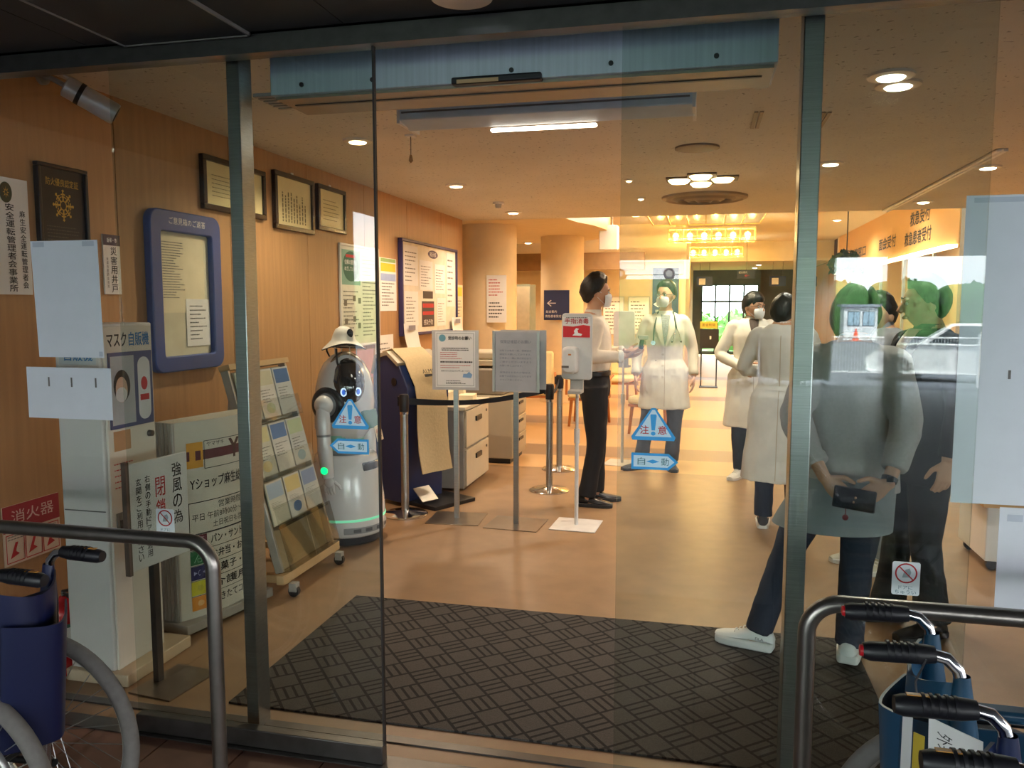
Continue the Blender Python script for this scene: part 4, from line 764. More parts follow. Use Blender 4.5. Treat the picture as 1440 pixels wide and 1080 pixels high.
for x in (-.045, .045):
    e = obj('eye_ring', MB().torus((x, -.205, .985), .020, .005, 'Y', 22, 6, .8, 1.15).xf(HT), EYW, t); obj('pupil', MB().ball((x, -.203, .985), (.011, .006, .016), 12, 6).xf(HT), EYE, e)
obj('chest_screen', MB().box((0, -.19, .80), (.16, .02, .12), Matrix.Rotation(math.radians(-14), 3, 'X')), mat('screen_teal', '#5f8f86', .15), t, bevel=.008)
for s in (-1, 1):
    obj('shoulder_ring', MB().torus((s * .172, .01, .90), .088, .030, 'X', 30, 10), RB, t); obj('shoulder_disc', MB().lathe([(0, 0), (.085, 0), (.08, .035), (.05, .05), (0, .055)], (s * .16, .01, .90), 26, 'X') if s > 0 else MB().lathe([(0, 0), (.085, 0), (.08, -.035), (.05, -.05), (0, -.055)], (s * .16, .01, .90), 26, 'X'), RG, t)
    ar = obj('arm', MB().ball((s * .235, .0, .905), (.052, .062, .062), 20, 12).tube([(s * .245, 0, .89), (s * .255, -.005, .80), (s * .257, -.01, .725)], [.040, .047, .046], 18).tube([(s * .257, -.01, .715), (s * .258, -.018, .62), (s * .255, -.03, .50), (s * .252, -.035, .455)], [.042, .047, .040, .036], 18), RW, t, 50)
    obj('elbow_seam', MB().tube([(s * .257, -.01, .727), (s * .257, -.01, .713)], .0435, 18), RG, ar)
    obj('wrist_light', MB().lathe([(0, 0), (.024, 0), (.022, s * .008), (0, s * .01)], (s * .290, -.032, .505), 20, 'X'), emis('wrist_green', '#00e878', 2.2), ar)
    hd = MB().ball((s * .252, -.04, .425), (.022, .036, .035), 14, 8)
    for q in range(4): hd.tube([(s * .252, -.066 + q * .02, .415), (s * .250, -.070 + q * .021, .375), (s * .238, -.070 + q * .021, .345 + abs(q - 1.5) * .004)], [.011, .010, .007], 8)
    hd.tube([(s * .245, -.07, .43), (s * .232, -.098, .405), (s * .225, -.105, .38)], [.011, .010, .007], 8); obj('hand', hd, RW, ar)
for x, y in ((-.07, .02), (.05, .05), (.07, -.05), (-.04, -.07)): obj('hat_support', MB().tube([(x, y, 1.10), (x, y, 1.258)], .004, 6), WHITE, t)
obj('strap', MB().tube([(-.10, -.01, 1.25), (-.125, -.03, 1.17), (-.15, -.085, 1.05), (-.155, -.115, .93), (-.13, -.15, .85)], .008, 8, flat=.4), BLACK, t)
f = Fr((.04, -.235, .655), V((1, .25, 0)), V((0, .25, 1))); s_ = obj('tray_card', MB().fbox(f, -.06, 0, .07, .10, 0, .003), PAPER_CREAM, t, 0); text(s_, f, '検温中', 0, .065, .10, .032, INK_RED, .0035); obj('small_print', scrib(MB(), f, -.045, .01, .055, .04, 3, .0035, .4, .015), INK, s_, 0)
h = thing('sun_hat', 'small white brimmed hat with a black oval badge and dark underside on the robot', 'hat', (-2.25, 4.78, 1.26), math.radians(46), local=True)
def brim(r, z, n=40): return [V((r * math.cos(2 * PI * k / n), r * math.sin(2 * PI * k / n), z - .022 * (r / .14) ** 2 * math.cos(4 * PI * k / n + .5) * (r > .1))) for k in range(n)]
obj('crown', MB().loft([brim(.136, .004), brim(.10, .02), brim(.078, .042), brim(.066, .08), brim(.050, .112), brim(.022, .128), brim(.003, .131)]), mat('hat_white', '#e4dfd6', .5), h, 60); obj('brim_underside', MB().loft([brim(.004, .004), brim(.08, .004), brim(.139, -.003), brim(.139, .003)]), mat('hat_dark', '#1e1b1c', .8), h, 60)
obj('badge', MB().ball((.02, -.062, .085), (.022, .012, .030), 14, 8), RB, h)
obj('chin_cord', MB().tube([(-.10, .04, .0), (-.105, .02, -.03), (-.10, -.01, -.06)], .006, 8), BLACK, h)

# ------------------------------------------------------------------ kiosk, cabinets, copier
t = thing('payment_kiosk', 'dark blue payment kiosk draped with a long beige cloth', 'kiosk', (-2.20, 5.86, 0), math.radians(62), local=True); KB = mat('kiosk_blue', '#1f2f58', .4, 0, .06)
prof = [(.2, .03), (.2, 1.0), (.16, 1.13), (.02, 1.16), (-.10, 1.08), (-.20, .90), (-.20, .82), (-.14, .72), (-.12, .12), (-.12, .03)]
obj('body', MB().loft([[V((x, y, z)) for y, z in prof] for x in (-.21, -.20, .20, .21)]), KB, t, bevel=.006); obj('foot_plate', MB().bb((-.13, -.40, 0), (.30, .08, .03)), BLACK, t, bevel=.004)
obj('hood', MB().loft([[V((x, y, z)) for y, z in ((.21, 1.0), (.165, 1.145), (.02, 1.18), (-.11, 1.095), (-.10, 1.07), (.02, 1.15), (.15, 1.12), (.19, 1.0))] for x in (-.225, .225)]), mat('hood_beige', '#a89a80', .5), t)
cl = [(.15, 1.165), (.02, 1.195), (-.115, 1.105), (-.215, .92), (-.235, .80), (-.25, .6), (-.275, .42), (-.30, .27)]
obj('cloth', MB().loft([[V((x + .012 * math.sin(i * 1.3 + x * 20), y - .006 * math.sin(x * 30), z)) for x in (-.16, -.08, 0, .08, .16)] + [V((x + .012 * math.sin(i * 1.3 + x * 20), y + .008 - .006 * math.sin(x * 30), z + .003)) for x in (.16, .08, 0, -.08, -.16)] for i, (y, z) in enumerate(cl)]), mat('cloth_beige', '#c9b48c', .85, 0, .05, 60, bump=.15), t, 60)
f = Fr((-.02, -.190, .97), (1, 0, 0), V((0, .5, .87))); text(t, f, 'ALMEX', .04, .045, .16, .034, INK, .035); obj('label_band', MB().fquad(f, -.03, .0, .12, .022, .034), INK, t)
obj('coin_slot', MB().lathe([(0, -.004), (.03, -.004), (.03, 0), (0, 0)], (-.211, -.05, .95), 20, 'X'), BLACK, t); obj('receipt_slot', MB().bb((.02, -.125, .58), (.19, -.145, .70)), BLACK, t); obj('screen', MB().box((.0, -.158, 1.0), (.3, .01, .17), Matrix.Rotation(math.radians(-29), 3, 'X')), mat('screen_black', '#101218', .1), t)
obj('tray_flap', MB().box((-.05, -.21, .09), (.16, .006, .14), Matrix.Rotation(math.radians(-50), 3, 'X')), ALU, t)
t = thing('drawer_cabinet', 'low grey steel cabinet with two drawers beside the kiosk', 'cabinet', (-2.05, 6.45, 0)); CG = mat('cabinet_grey', '#9b978e', .5, 0, .03); CF = mat('cabinet_front', '#c3b79f', .5, 0, .03)
obj('body', MB().bb((-2.28, 6.22, .02), (-1.885, 6.95, .67)), CG, t, bevel=.004); obj('top_panel', MB().bb((-2.30, 6.20, .67), (-1.865, 6.97, .70)), CF, t, bevel=.003)
for z in (.04, .36): 
    d = obj('drawer', MB().bb((-1.885, 6.24, z), (-1.865, 6.93, z + .30)), CF, t, bevel=.004); obj('handle', MB().bb((-1.865, 6.50, z + .19), (-1.85, 6.66, z + .23)), BLACK, d); obj('lock', MB().lathe([(0, 0), (.012, 0), (.012, .006), (0, .006)], (-1.865, 6.85, z + .24), 12, 'X'), DKSTEEL, d)
t = thing('photocopier', 'large grey photocopier with a paper tray on top behind the notice stands', 'copier', (-1.95, 7.75, 0)); CO = mat('copier_grey', '#b5a88f', .5, 0, .03)
obj('body', MB().bb((-2.30, 7.42, .05), (-1.76, 8.0, .66)), CO, t, bevel=.01); obj('base', MB().bb((-2.27, 7.45, 0), (-1.79, 7.97, .05)), BLACK, t); obj('upper_body', MB().bb((-2.30, 7.44, .66), (-1.86, 8.0, .92)), mat('copier_dark', '#8b8172', .5), t, bevel=.02); obj('scanner_lid', MB().bb((-2.32, 7.46, .94), (-1.84, 7.98, 1.0)), CO, t, bevel=.01)
obj('paper_feeder', MB().bb((-2.25, 7.5, 1.0), (-1.95, 7.94, 1.08)), CO, t, bevel=.02); obj('control_panel', MB().box((-1.82, 7.7, .90), (.14, .4, .03), Matrix.Rotation(math.radians(14), 3, 'Y')), mat('copier_dark', '#8b8172'), t)
for z in (.1, .28, .46): d = obj('tray_drawer', MB().bb((-1.76, 7.45, z), (-1.745, 7.97, z + .16)), CO, t, bevel=.004); obj('handle', MB().bb((-1.745, 7.62, z + .10), (-1.735, 7.8, z + .125)), BLACK, d)
t = thing('paper_stack', 'stack of pale forms and boxes on the drawer cabinet behind the first notice stand', 'papers', (-2.05, 6.6, .7)); 
for i, (x, y, h_) in enumerate(((-2.12, 6.45, .10), (-1.97, 6.62, .06), (-2.1, 6.75, .13))): obj('sheet_pile', MB().box((x, y, .70 + h_ / 2), (.13, .2, h_), Matrix.Rotation(.1 * i, 3, 'Z')), PAPER_CREAM, t, bevel=.002)

# ------------------------------------------------------------------ queue posts, notice stands, sanitiser stands
def stanchion(label, x, y, belt=None):
    t = thing('queue_post', label, 'queue post', (x, y, 0), group='belt posts')
    obj('base', MB().lathe([(0, 0), (.165, 0), (.165, .008), (.15, .018), (.05, .03), (.03, .04), (0, .04)], (x, y, 0), 32), CHROME, t); obj('pole', MB().tube([(x, y, .03), (x, y, .78)], .028, 18), STEEL, t)
    obj('head', MB().lathe([(0, .76), (.034, .76), (.036, .80), (.036, .87), (.03, .885), (0, .885)], (x, y, 0), 20), BLACK, t); obj('belt_clip', MB().bb((x - .045, y - .015, .80), (x - .02, y + .015, .87)), BLACK, t); obj('collar', MB().tube([(x, y, .74), (x, y, .77)], .031, 18), CHROME, t)
    if belt:
        m1 = MB(); n = 10; pts = []
        for (bx, by) in belt:
            for i in range(n + 1):
                k = i / n; tw = math.sin(k * PI) * .6; px, py, pz = x + (bx - x) * k, y + (by - y) * k, .835 - .05 * math.sin(k * PI); pts.append([V((px, py - tw * .015, pz + .024 * math.cos(tw))), V((px, py + tw * .02, pz - .024 * math.cos(tw))), V((px + .001, py + tw * .02 + .002, pz - .024 * math.cos(tw))), V((px + .001, py - tw * .015 + .002, pz + .024 * math.cos(tw)))])
        m1.loft(pts); obj('belt', m1, mat('belt_black', '#17202c', .7), t)
    return t
stanchion('steel belt post standing beside the blue kiosk', -2.09, 5.42, [(-1.24, 6.42)])
stanchion('steel belt post with a black head right of the second notice stand', -1.21, 6.42, [(-1.28, 7.25)])
stanchion('farther steel belt post just left of the man in the white shirt', -1.28, 7.29)
def notice_stand(name, label, x, y, z0, z1, wd, rz):
    t = thing(name, label, 'notice stand', (x, y, 0), rz, local=True)
    obj('base_plate', MB().bb((-.19, -.17, 0), (.19, .17, .006)), mat('plate_steel', '#8a7d70', .3, .85), t, bevel=.002); obj('pole', MB().bb((-.018, -.01, .006), (.018, .01, z1 - .05)), STEEL, t, bevel=.002)
    f = Fr((-wd / 2, -.018, z0), (1, 0, 0), (0, 0, 1)); h_ = z1 - z0; obj('acrylic_panel', MB().fbox(f, 0, 0, wd, h_, -.004, 0), mat('panel_grey', '#bdb9b8', .25), t, bevel=.001); return t, f, h_
t, f, h_ = notice_stand('notice_stand', 'notice stand with a dense black and red printed sheet and blue globe mark', -1.69, 5.40, .93, 1.35, .335, math.radians(4))
s_ = obj('sheet', MB().fbox(f, .025, .02, .31, h_ - .01, 0, .001), PAPER, t, 0); obj('border', rim(MB(), f, .035, .03, .30, h_ - .02, .002, .0014), INK, s_, 0); obj('globe_mark', MB().fpoly(f, el(.075, h_ - .055, .025, .025), .0014), mat('globe_teal', '#6fa6b8', .6), s_)
text(s_, f, '受診時のお願い', .20, h_ - .055, .165, .026, INK, .0014, bold=.0008)
obj('small_print', scrib(scrib(scrib(MB(), f, .07, .275, .28, .30, 2, .0014, .5, .010, .2), f, .06, .19, .29, .205, 1, .0014, .7, .010, 0), f, .10, .04, .26, .07, 3, .0014, .4, .010, .4), INK, s_, 0); obj('red_print', scrib(scrib(MB(), f, .06, .215, .28, .27, 4, .0014, .3, .008), f, .06, .15, .28, .18, 2, .0014, .3, .008), INK_RED, s_, 0); obj('blue_mark', MB().fpoly(f, [(.22, .09), (.28, .085), (.29, .11), (.265, .13), (.25, .115), (.225, .115)], .0014), mat('mark_blue', '#7fa3cc', .6), s_)
text(s_, f, '発熱のある方は必ずお申し出ください', .17, .135, .21, .013, INK, .0014)
t, f, h_ = notice_stand('notice_stand', 'notice stand with a grey sheet of blurred writing in a double acrylic frame', -1.245, 5.36, .93, 1.35, .33, math.radians(-3))
obj('back_frame', MB().fbox(f, .05, .02, .375, h_ + .005, -.03, -.026), mat('panel_grey2', '#a9aaae', .25), t); s_ = obj('sheet', MB().fbox(f, .02, .01, .315, h_ - .01, 0, .001), mat('sheet_grey', '#a9abb2', .5), t, 0); obj('side_clip', MB().fbox(f, .0, .0, .018, h_, 0, .004).fbox(f, .317, .0, .335, h_, 0, .004), ALU, t, 0)
text(s_, f, '保険証確認のお願い', .165, h_ - .075, .22, .024, mat('faint_ink', '#6f7280', .6), .0014)
tx = MB()
for i, s in enumerate(('当院では毎月一度、保険証の', '確認をお願いしております。', '診察券と一緒に受付窓口まで', 'ご提示くださいますよう', 'お願い申し上げます。', '保険証をお忘れの場合は、', '自費でのお支払いとなります', 'のでご了承ください。')): put(tx, f, s, .165 - (.03 if len(s) < 11 else 0), h_ - .135 - i * .026 - (.02 if i > 4 else 0), .225 if len(s) > 10 else .165, .013, .0014)
obj('small_print', tx, mat('faint_ink', '#6f7280'), s_, 0)
def sanitiser(label, x, y, rz):
    t = thing('sanitizer_stand', label, 'sanitizer stand', (x, y, 0), rz, group=None, local=True); SW = mat('stand_white', '#dcdad8', .4)
    obj('base_plate', MB().bb((-.16, -.16, 0), (.16, .16, .008)), SW, t, bevel=.004); obj('pole', MB().tube([(0, 0, .008), (0, 0, .62)], .014, 14).tube([(0, 0, .60), (0, 0, 1.06)], .011, 14), SW, t); obj('pole_collar', MB().tube([(0, 0, .58), (0, 0, .68)], .020, 16), SW, t)
    f = Fr((-.105, -.03, 1.02), (1, 0, 0), (0, 0, 1)); obj('back_panel', MB().fpoly(f, rrect(0, 0, .21, .45, .025), -.02, 0), mat('panel_white', '#d3d1cf', .35), t, bevel=.006)
    s_ = obj('sign_card', MB().fbox(f, .008, .285, .198, .425, 0, .002), PAPER, t, 0); obj('red_field', MB().fpoly(f, [(.01, .287), (.196, .287), (.196, .365), (.15, .372), (.08, .360), (.01, .365)], .0024), mat('hand_red', '#cf2730', .5), s_); text(s_, f, '手指消毒', .103, .397, .165, .036, INK_RED, .0026, bold=.001)
    obj('hand_mark', MB().fpoly(f, [(.075, .30), (.135, .297), (.142, .31), (.115, .318), (.11, .335), (.12, .345), (.10, .35), (.085, .33), (.09, .315)], .0028), INK_WHITE, s_)
    d = obj('dispenser', MB().loft([[V((p[0] - .105 + .005, -.03 - c, p[1] + 1.02)) for p in rrect(.012 + i, .045 + i, .118 - i, .225 - i, .03)] for c, i in ((0, 0), (.07, 0), (.085, .012))]), SW, t, bevel=.004); obj('label_dark', MB().fquad(Fr((-.105, -.03, 1.02), (1, 0, 0), (0, 0, 1)), .02, .085, .07, .1, .087), INK_GREY, d); obj('indicator', MB().fquad(Fr((-.105, -.03, 1.02), (1, 0, 0), (0, 0, 1)), .065, .17, .085, .18, .087), mat('led_orange', '#d98a4a', .5), d)
    obj('drip_tray', MB().loft([[V((x_, -.11, .93)), V((x_, .0, .93)), V((x_, .0, 1.02)), V((x_, -.02, 1.02)), V((x_, -.03, .955)), V((x_, -.11, .95))] for x_ in (-.045, .045)]), GREYP, t, bevel=.003); obj('top_print', scrib(MB(), f, .03, .418, .18, .424, 1, .0026, .8, .01), INK_GREY, s_, 0)
    return t
sanitiser('white hand sanitizer stand with red hand sign, left of the white shirted man', -.83, 5.42, math.radians(-3)); sanitiser('farther pale sanitizer stand between the white shirted man and the doctor', -.74, 7.72, math.radians(170))

# ------------------------------------------------------------------ farther lobby
BLU = mat('sign_navy', '#26325e')
f = front(-2.42, 12.33, 1.30); t = thing('blue_sign', 'blue direction sign with a white left arrow on the second round column', 'sign', (-2.2, 12.33, 1.3)); obj('sign_panel', MB().fbox(f, 0, 0, .40, .46, 0, .02), BLU, t, bevel=.004); text(t, f, '←', .12, .26, .14, .1, INK_WHITE, .021); text(t, f, '総合案内', .12, .13, .17, .04, INK_WHITE, .021); text(t, f, '救急患者受付', .15, .06, .25, .04, INK_WHITE, .021)
f = front(-.98, 15.96, 1.0); t = thing('blue_sign', 'tall blue direction panel with white arrows behind the doctor with the stethoscope', 'sign', (-.7, 15.9, 1)); obj('sign_panel', MB().fbox(f, 0, 0, .5, 1.25, 0, .03), BLU, t, bevel=.004); text(t, f, '←', .12, .55, .2, .12, INK_WHITE, .031); text(t, f, '↑', .4, .9, .12, .16, INK_WHITE, .031); text(t, f, '総合案内', .2, .42, .28, .05, INK_WHITE, .031); text(t, f, '会計', .15, .33, .16, .05, INK_WHITE, .031)
for i, (a, b, lab) in enumerate(((-1.95, .95, 'pale notice sheet on the back wall, left one of two'), (-1.45, .95, 'pale notice sheet on the back wall, right one of two'))):
    f = front(a, 15.98, b); t = poster('notice', lab, 'notice', f, .42, .75, ALU, PAPER, .015, .02); obj('small_print', scrib(MB(), f, .05, .08, .37, .68, 9, .012, .3, .05), INK_GREY, t, 0)
f = front(-2.80, 10.33, 1.30); t = poster('notice', 'white notice with red and black lines on the first round column', 'notice', f, .27, .62, None, PAPER, depth=.01); obj('small_print', scrib(MB(), f, .03, .05, .24, .28, 5, .0105, .35, .02), INK, t, 0); obj('red_print', scrib(MB(), f, .03, .34, .24, .58, 6, .0105, .3, .02), INK_RED, t, 0)
t = thing('locker', 'grey green steel locker between the two round columns', 'locker', (-3.35, 14.2, 0)); obj('body', MB().bb((-3.75, 14.0, .02), (-3.0, 14.5, 1.9)), mat('locker_green', '#7c8270', .5), t, bevel=.005)
for x in (-3.74, -3.37): d = obj('door', MB().bb((x, 13.98, .06), (x + .36, 14.0, 1.86)), mat('locker_front', '#b7ad93', .5), t, bevel=.003); obj('handle', MB().bb((x + .3, 13.965, .95), (x + .32, 13.98, 1.08)), DKSTEEL, d)
def lobby_chair(label, x, y, rz):
    t = thing('lobby_chair', label, 'chair', (x, y, 0), rz, group='lobby chairs', local=True); CW = mat('chair_wood', '#a8652c', .5); CU = mat('chair_cream', '#e8d9a8', .7, 0, .04)
    obj('seat', MB().bb((-.25, -.25, .36), (.25, .25, .45)), CU, t, bevel=.03); obj('backrest', MB().box((0, .24, .68), (.5, .08, .46), Matrix.Rotation(math.radians(-8), 3, 'X')), CU, t, bevel=.03)
    for sx in (-1, 1):
        for sy in (-1, 1): obj('leg', MB().tube([(sx * .20, sy * .2, .37), (sx * .23, sy * .23, 0)], [.022, .016], 10), CW, t)
        obj('armrest', MB().tube([(sx * .27, -.2, .4), (sx * .27, -.2, .6), (sx * .27, .22, .62)], .016, 8), CW, t)
    obj('seat_frame', MB().bb((-.24, -.24, .33), (.24, .24, .36)), CW, t); return t
for lab, x, y, rz in (('cream lobby chair with wooden legs left of the first belt posts', -2.15, 10.35, .2), ('cream lobby chair with wooden legs seen between sanitizer stand and belt posts', -1.4, 10.2, 0), ('cream lobby chair with wooden legs behind the white shirted man', -.55, 9.7, -.3), ('cream lobby chair with wooden legs, farthest, before the back wall', -1.2, 12.4, .1)): lobby_chair(lab, x, y, rz)
t = thing('easel_notice', 'black board on thin legs with a yellow sheet above, far down the lobby', 'notice stand', (.1, 15.4, 0)); f = front(-.06, 15.4, .73); obj('board', MB().fbox(f, 0, 0, .34, .36, 0, .02), mat('board_brown', '#2c2420', .5), t); obj('yellow_sheet', MB().fbox(f, .0, .37, .31, .50, 0, .004), mat('sheet_yellow', '#e8c84a', .6), t); text(t, f, '面会制限', .155, .435, .24, .06, INK, .005); text(t, f, '1', .19, .2, .03, .06, INK_WHITE, .021)
for x in (-.03, .25): obj('leg', MB().tube([(x, 15.42, 1.2), (x, 15.42, .0)], .012, 8), BLACK, t); 
obj('foot_bar', MB().bb((-.06, 15.3, 0), (.28, 15.55, .02)), BLACK, t)
t = thing('reception_counter', 'long pale reception counter under the tan bulkhead', 'counter', (3.3, 15.3, 0)); obj('counter_front', MB().bb((3.05, 11, 0), (3.15, 19.8, .98)), mat('counter_cream', '#d8c39a', .5), t); obj('worktop', MB().bb((2.95, 10.95, .98), (3.6, 19.85, 1.03)), mat('counter_top', '#b98f5a', .4), t)
for y in (12.2, 13.9, 15.6, 17.3, 19): obj('divider_post', MB().bb((3.05, y, 1.03), (3.09, y + .04, 2.24)), ALU, t)
f = Fr((3.0, 20, 2.28), (0, -1, 0), (0, 0, 1))
sg = thing('reception_lettering', 'black reception lettering along the tan bulkhead', 'lettering', (3.0, 15, 2.5))
for s, a, w_, b in (('入退院窓口', 2.2, 2.1, .30), ('面会受付', 5.1, 1.3, .30), ('救急患者受付', 7.1, 1.5, .24), ('救急受付', 7.2, 1.1, .52)): text(sg, f, s, a, b, w_, .20, INK, .004, bold=.008)
p = thing('hanging_plant', 'dark potted plant hanging high near the tan bulkhead', 'plant', (2.3, 14.5, 2.05)); obj('pot', MB().lathe([(.0, 0), (.1, 0), (.16, .2), (0, .2)], (2.3, 14.5, 2.12), 18), BLACK, p); obj('cord', MB().tube([(2.3, 14.5, 2.3), (2.3, 14.5, 3.1)], .01, 6), BLACK, p); m1 = MB(); leafy(m1, (2.3, 14.5, 2.15), (.28, .28, .3), 160, random.Random(5)); obj('foliage', m1, mat('plant_dark', '#2f4a26', .7, 0, .2), p)
t = thing('wheeled_cabinet', 'low white cabinet standing behind the right glass at the picture edge', 'cabinet', (1.75, 5.2, 0)); obj('body', MB().bb((1.6, 5.0, .06), (2.2, 5.5, .38)), WHITE, t, bevel=.006); obj('top_panel', MB().bb((1.57, 4.97, .38), (2.23, 5.53, .41)), mat('top_wood', '#b98f5a', .5), t)
for x, y in ((1.65, 5.05), (2.15, 5.05), (1.65, 5.45), (2.15, 5.45)): obj('caster', MB().lathe([(0, -.015), (.03, -.015), (.03, .015), (0, .015)], (x, y, .03), 12, 'Y'), BLACK, t)
# ------------------------------------------------------------------ handrails and wheelchairs in front of the doors
def rail(label, x_end, x_far, y, z, sgn):
    t = thing('handrail', label, 'handrail', (x_end, y, 0), group=None); r = .08; P = [(x_end, y, 0)]
    for k in range(9): a = PI / 2 * k / 8; P.append((x_end + sgn * r * (1 - math.cos(a)), y, z - r + r * math.sin(a)))
    P.append((x_far, y, z)); obj('tube', MB().tube(P, .0215, 18), mat('rail_steel', '#85807b', .3, .9, .12, 14), t, 60)
    obj('floor_flange', MB().lathe([(.0, 0), (.045, 0), (.045, .008), (.025, .02), (0, .02)], (x_end, y, 0), 24), DKSTEEL, t); obj('post', MB().tube([(x_far - sgn * .1, y, 0), (x_far - sgn * .1, y, z)], .0215, 14), mat('rail_steel', '#85807b'), t)
rail('steel tube handrail with rounded corner in front of the left glass', -1.385, -2.9, 2.03, .83, -1)
rail('steel tube handrail with rounded corner in front of the right glass', .267, 2.9, 2.05, .79, 1)
SPOKE = mat('spoke_steel', '#a5a5a3', .3, .9); NAVYV = mat('vinyl_navy', '#10173a', .33, 0, .08, 6, bump=.05); TEALV = mat('vinyl_teal', '#1d4560', .33, 0, .08, 6, bump=.05); FRAMEB = mat('frame_black', '#17171a', .3, .3)
def wheelchair(label, loc, rz, vinyl, wp, hw, zt, red):
    t = thing('wheelchair', label, 'wheelchair', loc, rz, local=True)
    for s in (-1, 1):
        ww = wp[s > 0]; x = s * ww; wh = obj('tire', MB().torus((x, 0, .30), .279, .0215, 'X', 64, 12), RUBBER, t, 60)
        obj('rim', MB().torus((x, 0, .30), .262, .010, 'X', 64, 8), ALU, wh, 60); obj('handrim', MB().torus((x + s * .045, 0, .30), .235, .009, 'X', 56, 8), ALU, wh, 60)
        sp = MB()
        for k in range(28):
            a = 2 * PI * k / 28; b = a + (.5 if k % 2 else -.5); sp.tube([(x + (.02 if k % 4 < 2 else -.02), .03 * math.cos(b), .30 + .03 * math.sin(b)), (x, .258 * math.cos(a), .30 + .258 * math.sin(a))], .0014, 4)
        o = obj('spoke', sp, SPOKE, wh, 0); o['kind'] = 'stuff'
        obj('hub', MB().lathe([(0, -.035), (.02, -.035), (.032, -.02), (.018, -.01), (.018, .01), (.032, .02), (.02, .035), (0, .035)], (x, 0, .30), 20, 'X'), CHROME, wh)
        hx = s * hw
        obj('back_post', MB().tube([(hx, .08, .20), (hx, .11, .60), (hx, .125, zt - .06), (hx, .135, zt - .025), (hx, .155, zt - .005), (hx, .18, zt + .0)], .0115, 12), CHROME, t, 60)
        g = obj('push_handle', MB().tube([(hx, .175, zt), (hx, .20, zt - .001), (hx, .285, zt - .004), (hx, .298, zt - .004)], [.0155, .0185, .018, .014], 16), BLACK, t, 60)
        for k in range(5): obj('grip_ridge', MB().tube([(hx, .205 + k * .012, zt), (hx, .210 + k * .012, zt)], .0195, 14), BLACK, g)
        if red: obj('red_cap', MB().lathe([(0, 0), (.011, 0), (.010, .006), (0, .008)], (hx, .297, zt - .004), 14, 'Y'), mat('cap_red', '#d3202c', .3), g)
        else: obj('reflector', MB().fbox(Fr((hx - .005, .245, zt + .0150), (1, 0, 0), (0, 1, 0)), 0, 0, .010, .035, 0, .0015), mat('reflector_amber', '#c98a3a', .25), g)
        obj('side_frame', MB().tube([(hx * 1.3, .09, .48), (hx * 1.3, -.28, .46), (hx * 1.3, -.34, .42), (hx * 1.3, -.36, .14)], .011, 10).tube([(hx * 1.3, .085, .26), (hx * 1.3, -.34, .24)], .011, 10).tube([(hx * 1.3, .10, .66), (hx * 1.3, -.12, .66), (hx * 1.3, -.15, .62), (hx * 1.3, -.16, .46)], .010, 10), FRAMEB, t, 60)
        obj('armrest', MB().bb((hx * 1.3 - .022, -.12, .665), (hx * 1.3 + .022, .09, .69)), vinyl, t, bevel=.008)
        obj('skirt_guard', MB().bb((hx * 1.3 - .004, -.14, .47), (hx * 1.3 + .004, .09, .64)), vinyl, t, bevel=.002)
        cs = obj('caster', MB().lathe([(0, -.015), (.06, -.015), (.065, 0), (.06, .015), (0, .015)], (hx * 1.3, -.34, .065), 20, 'X'), RUBBER, t); obj('caster_fork', MB().bb((hx * 1.3 - .024, -.345, .06), (hx * 1.3 - .018, -.325, .15)).bb((hx * 1.3 + .018, -.345, .06), (hx * 1.3 + .024, -.325, .15)).bb((hx * 1.3 - .024, -.345, .145), (hx * 1.3 + .024, -.325, .16)), FRAMEB, cs)
        obj('footplate', MB().box((hx * 1.1, -.46, .10), (.05, .12, .012), Matrix.Rotation(.15, 3, 'X')), BLACK, t); obj('leg_tube', MB().tube([(hx * 1.2, -.35, .40), (hx * 1.1, -.45, .11)], .009, 8), FRAMEB, t)
        obj('brake_lever', MB().tube([(s * (ww - .04), -.24, .46), (s * (ww - .03), -.30, .54), (s * (ww - .03), -.31, .57)], .006, 8), BLACK, t)
        obj('sleeve', MB().loft([[V((hx + (.0135 + .006 * min(1, k * 3)) * math.cos(a), .128 + (.014 + .014 * min(1, k * 3)) * math.sin(a) - .02 * k, zt - .035 - .36 * k)) for a in [q * PI / 8 for q in range(16)]] for k in (0, .3, .7, 1)], cap=False), vinyl, t, 60)
    obj('cross_brace', MB().tube([(-hw * 1.3, -.08, .25), (hw * 1.3, -.08, .46)], .010, 8).tube([(hw * 1.3, -.06, .25), (-hw * 1.3, -.06, .46)], .010, 8), FRAMEB, t); obj('axle', MB().tube([(-wp[0], 0, .30), (wp[1], 0, .30)], .008, 8), FRAMEB, t)
    n = 12; rg = []
    for j in range(9):
        q = j / 8; z = zt - .05 - q * .42; row = []
        for i in range(n + 1):
            k = i / n; sag = (1 - abs(2 * k - 1) ** 1.4) * (.05 + .03 * q); row.append(V((-hw + 2 * hw * k, .150 - .03 * q + sag + .006 * math.sin(k * 9 + q * 4), z - math.sin(k * PI) * .03 * (1 - q))))
        rg.append(row + [p + V((0, -.007, 0)) for p in row[::-1]])
    bk = obj('back_sling', MB().loft(rg), vinyl, t, 60); rg = []
    for j in range(7):
        q = j / 6; z = zt - .13 - q * .33; row = []
        for i in range(n + 1):
            k = i / n; row.append(V((-hw * 1.05 + 2.1 * hw * k, .175 + (.05 + .03 * q) * (1 - abs(2 * k - 1) ** 1.4) + .02 * math.sin(k * PI) * (1 - q) - .03 * q, z - .02 * math.sin(k * PI) * (1 - q))))
        rg.append(row + [p + V((0, -.006, 0)) for p in row[::-1]])
    obj('back_pocket', MB().loft(rg), vinyl, bk, 60)
    rg = []
    for j in range(7):
        q = j / 6; rg.append([V((-hw * 1.25 + 2.5 * hw * k, .06 - .38 * q, .47 - .06 * math.sin(k * PI) + dz)) for dz in (0, -.008) for k in ([i / 8 for i in range(9)] if dz == 0 else [i / 8 for i in range(8, -1, -1)])])
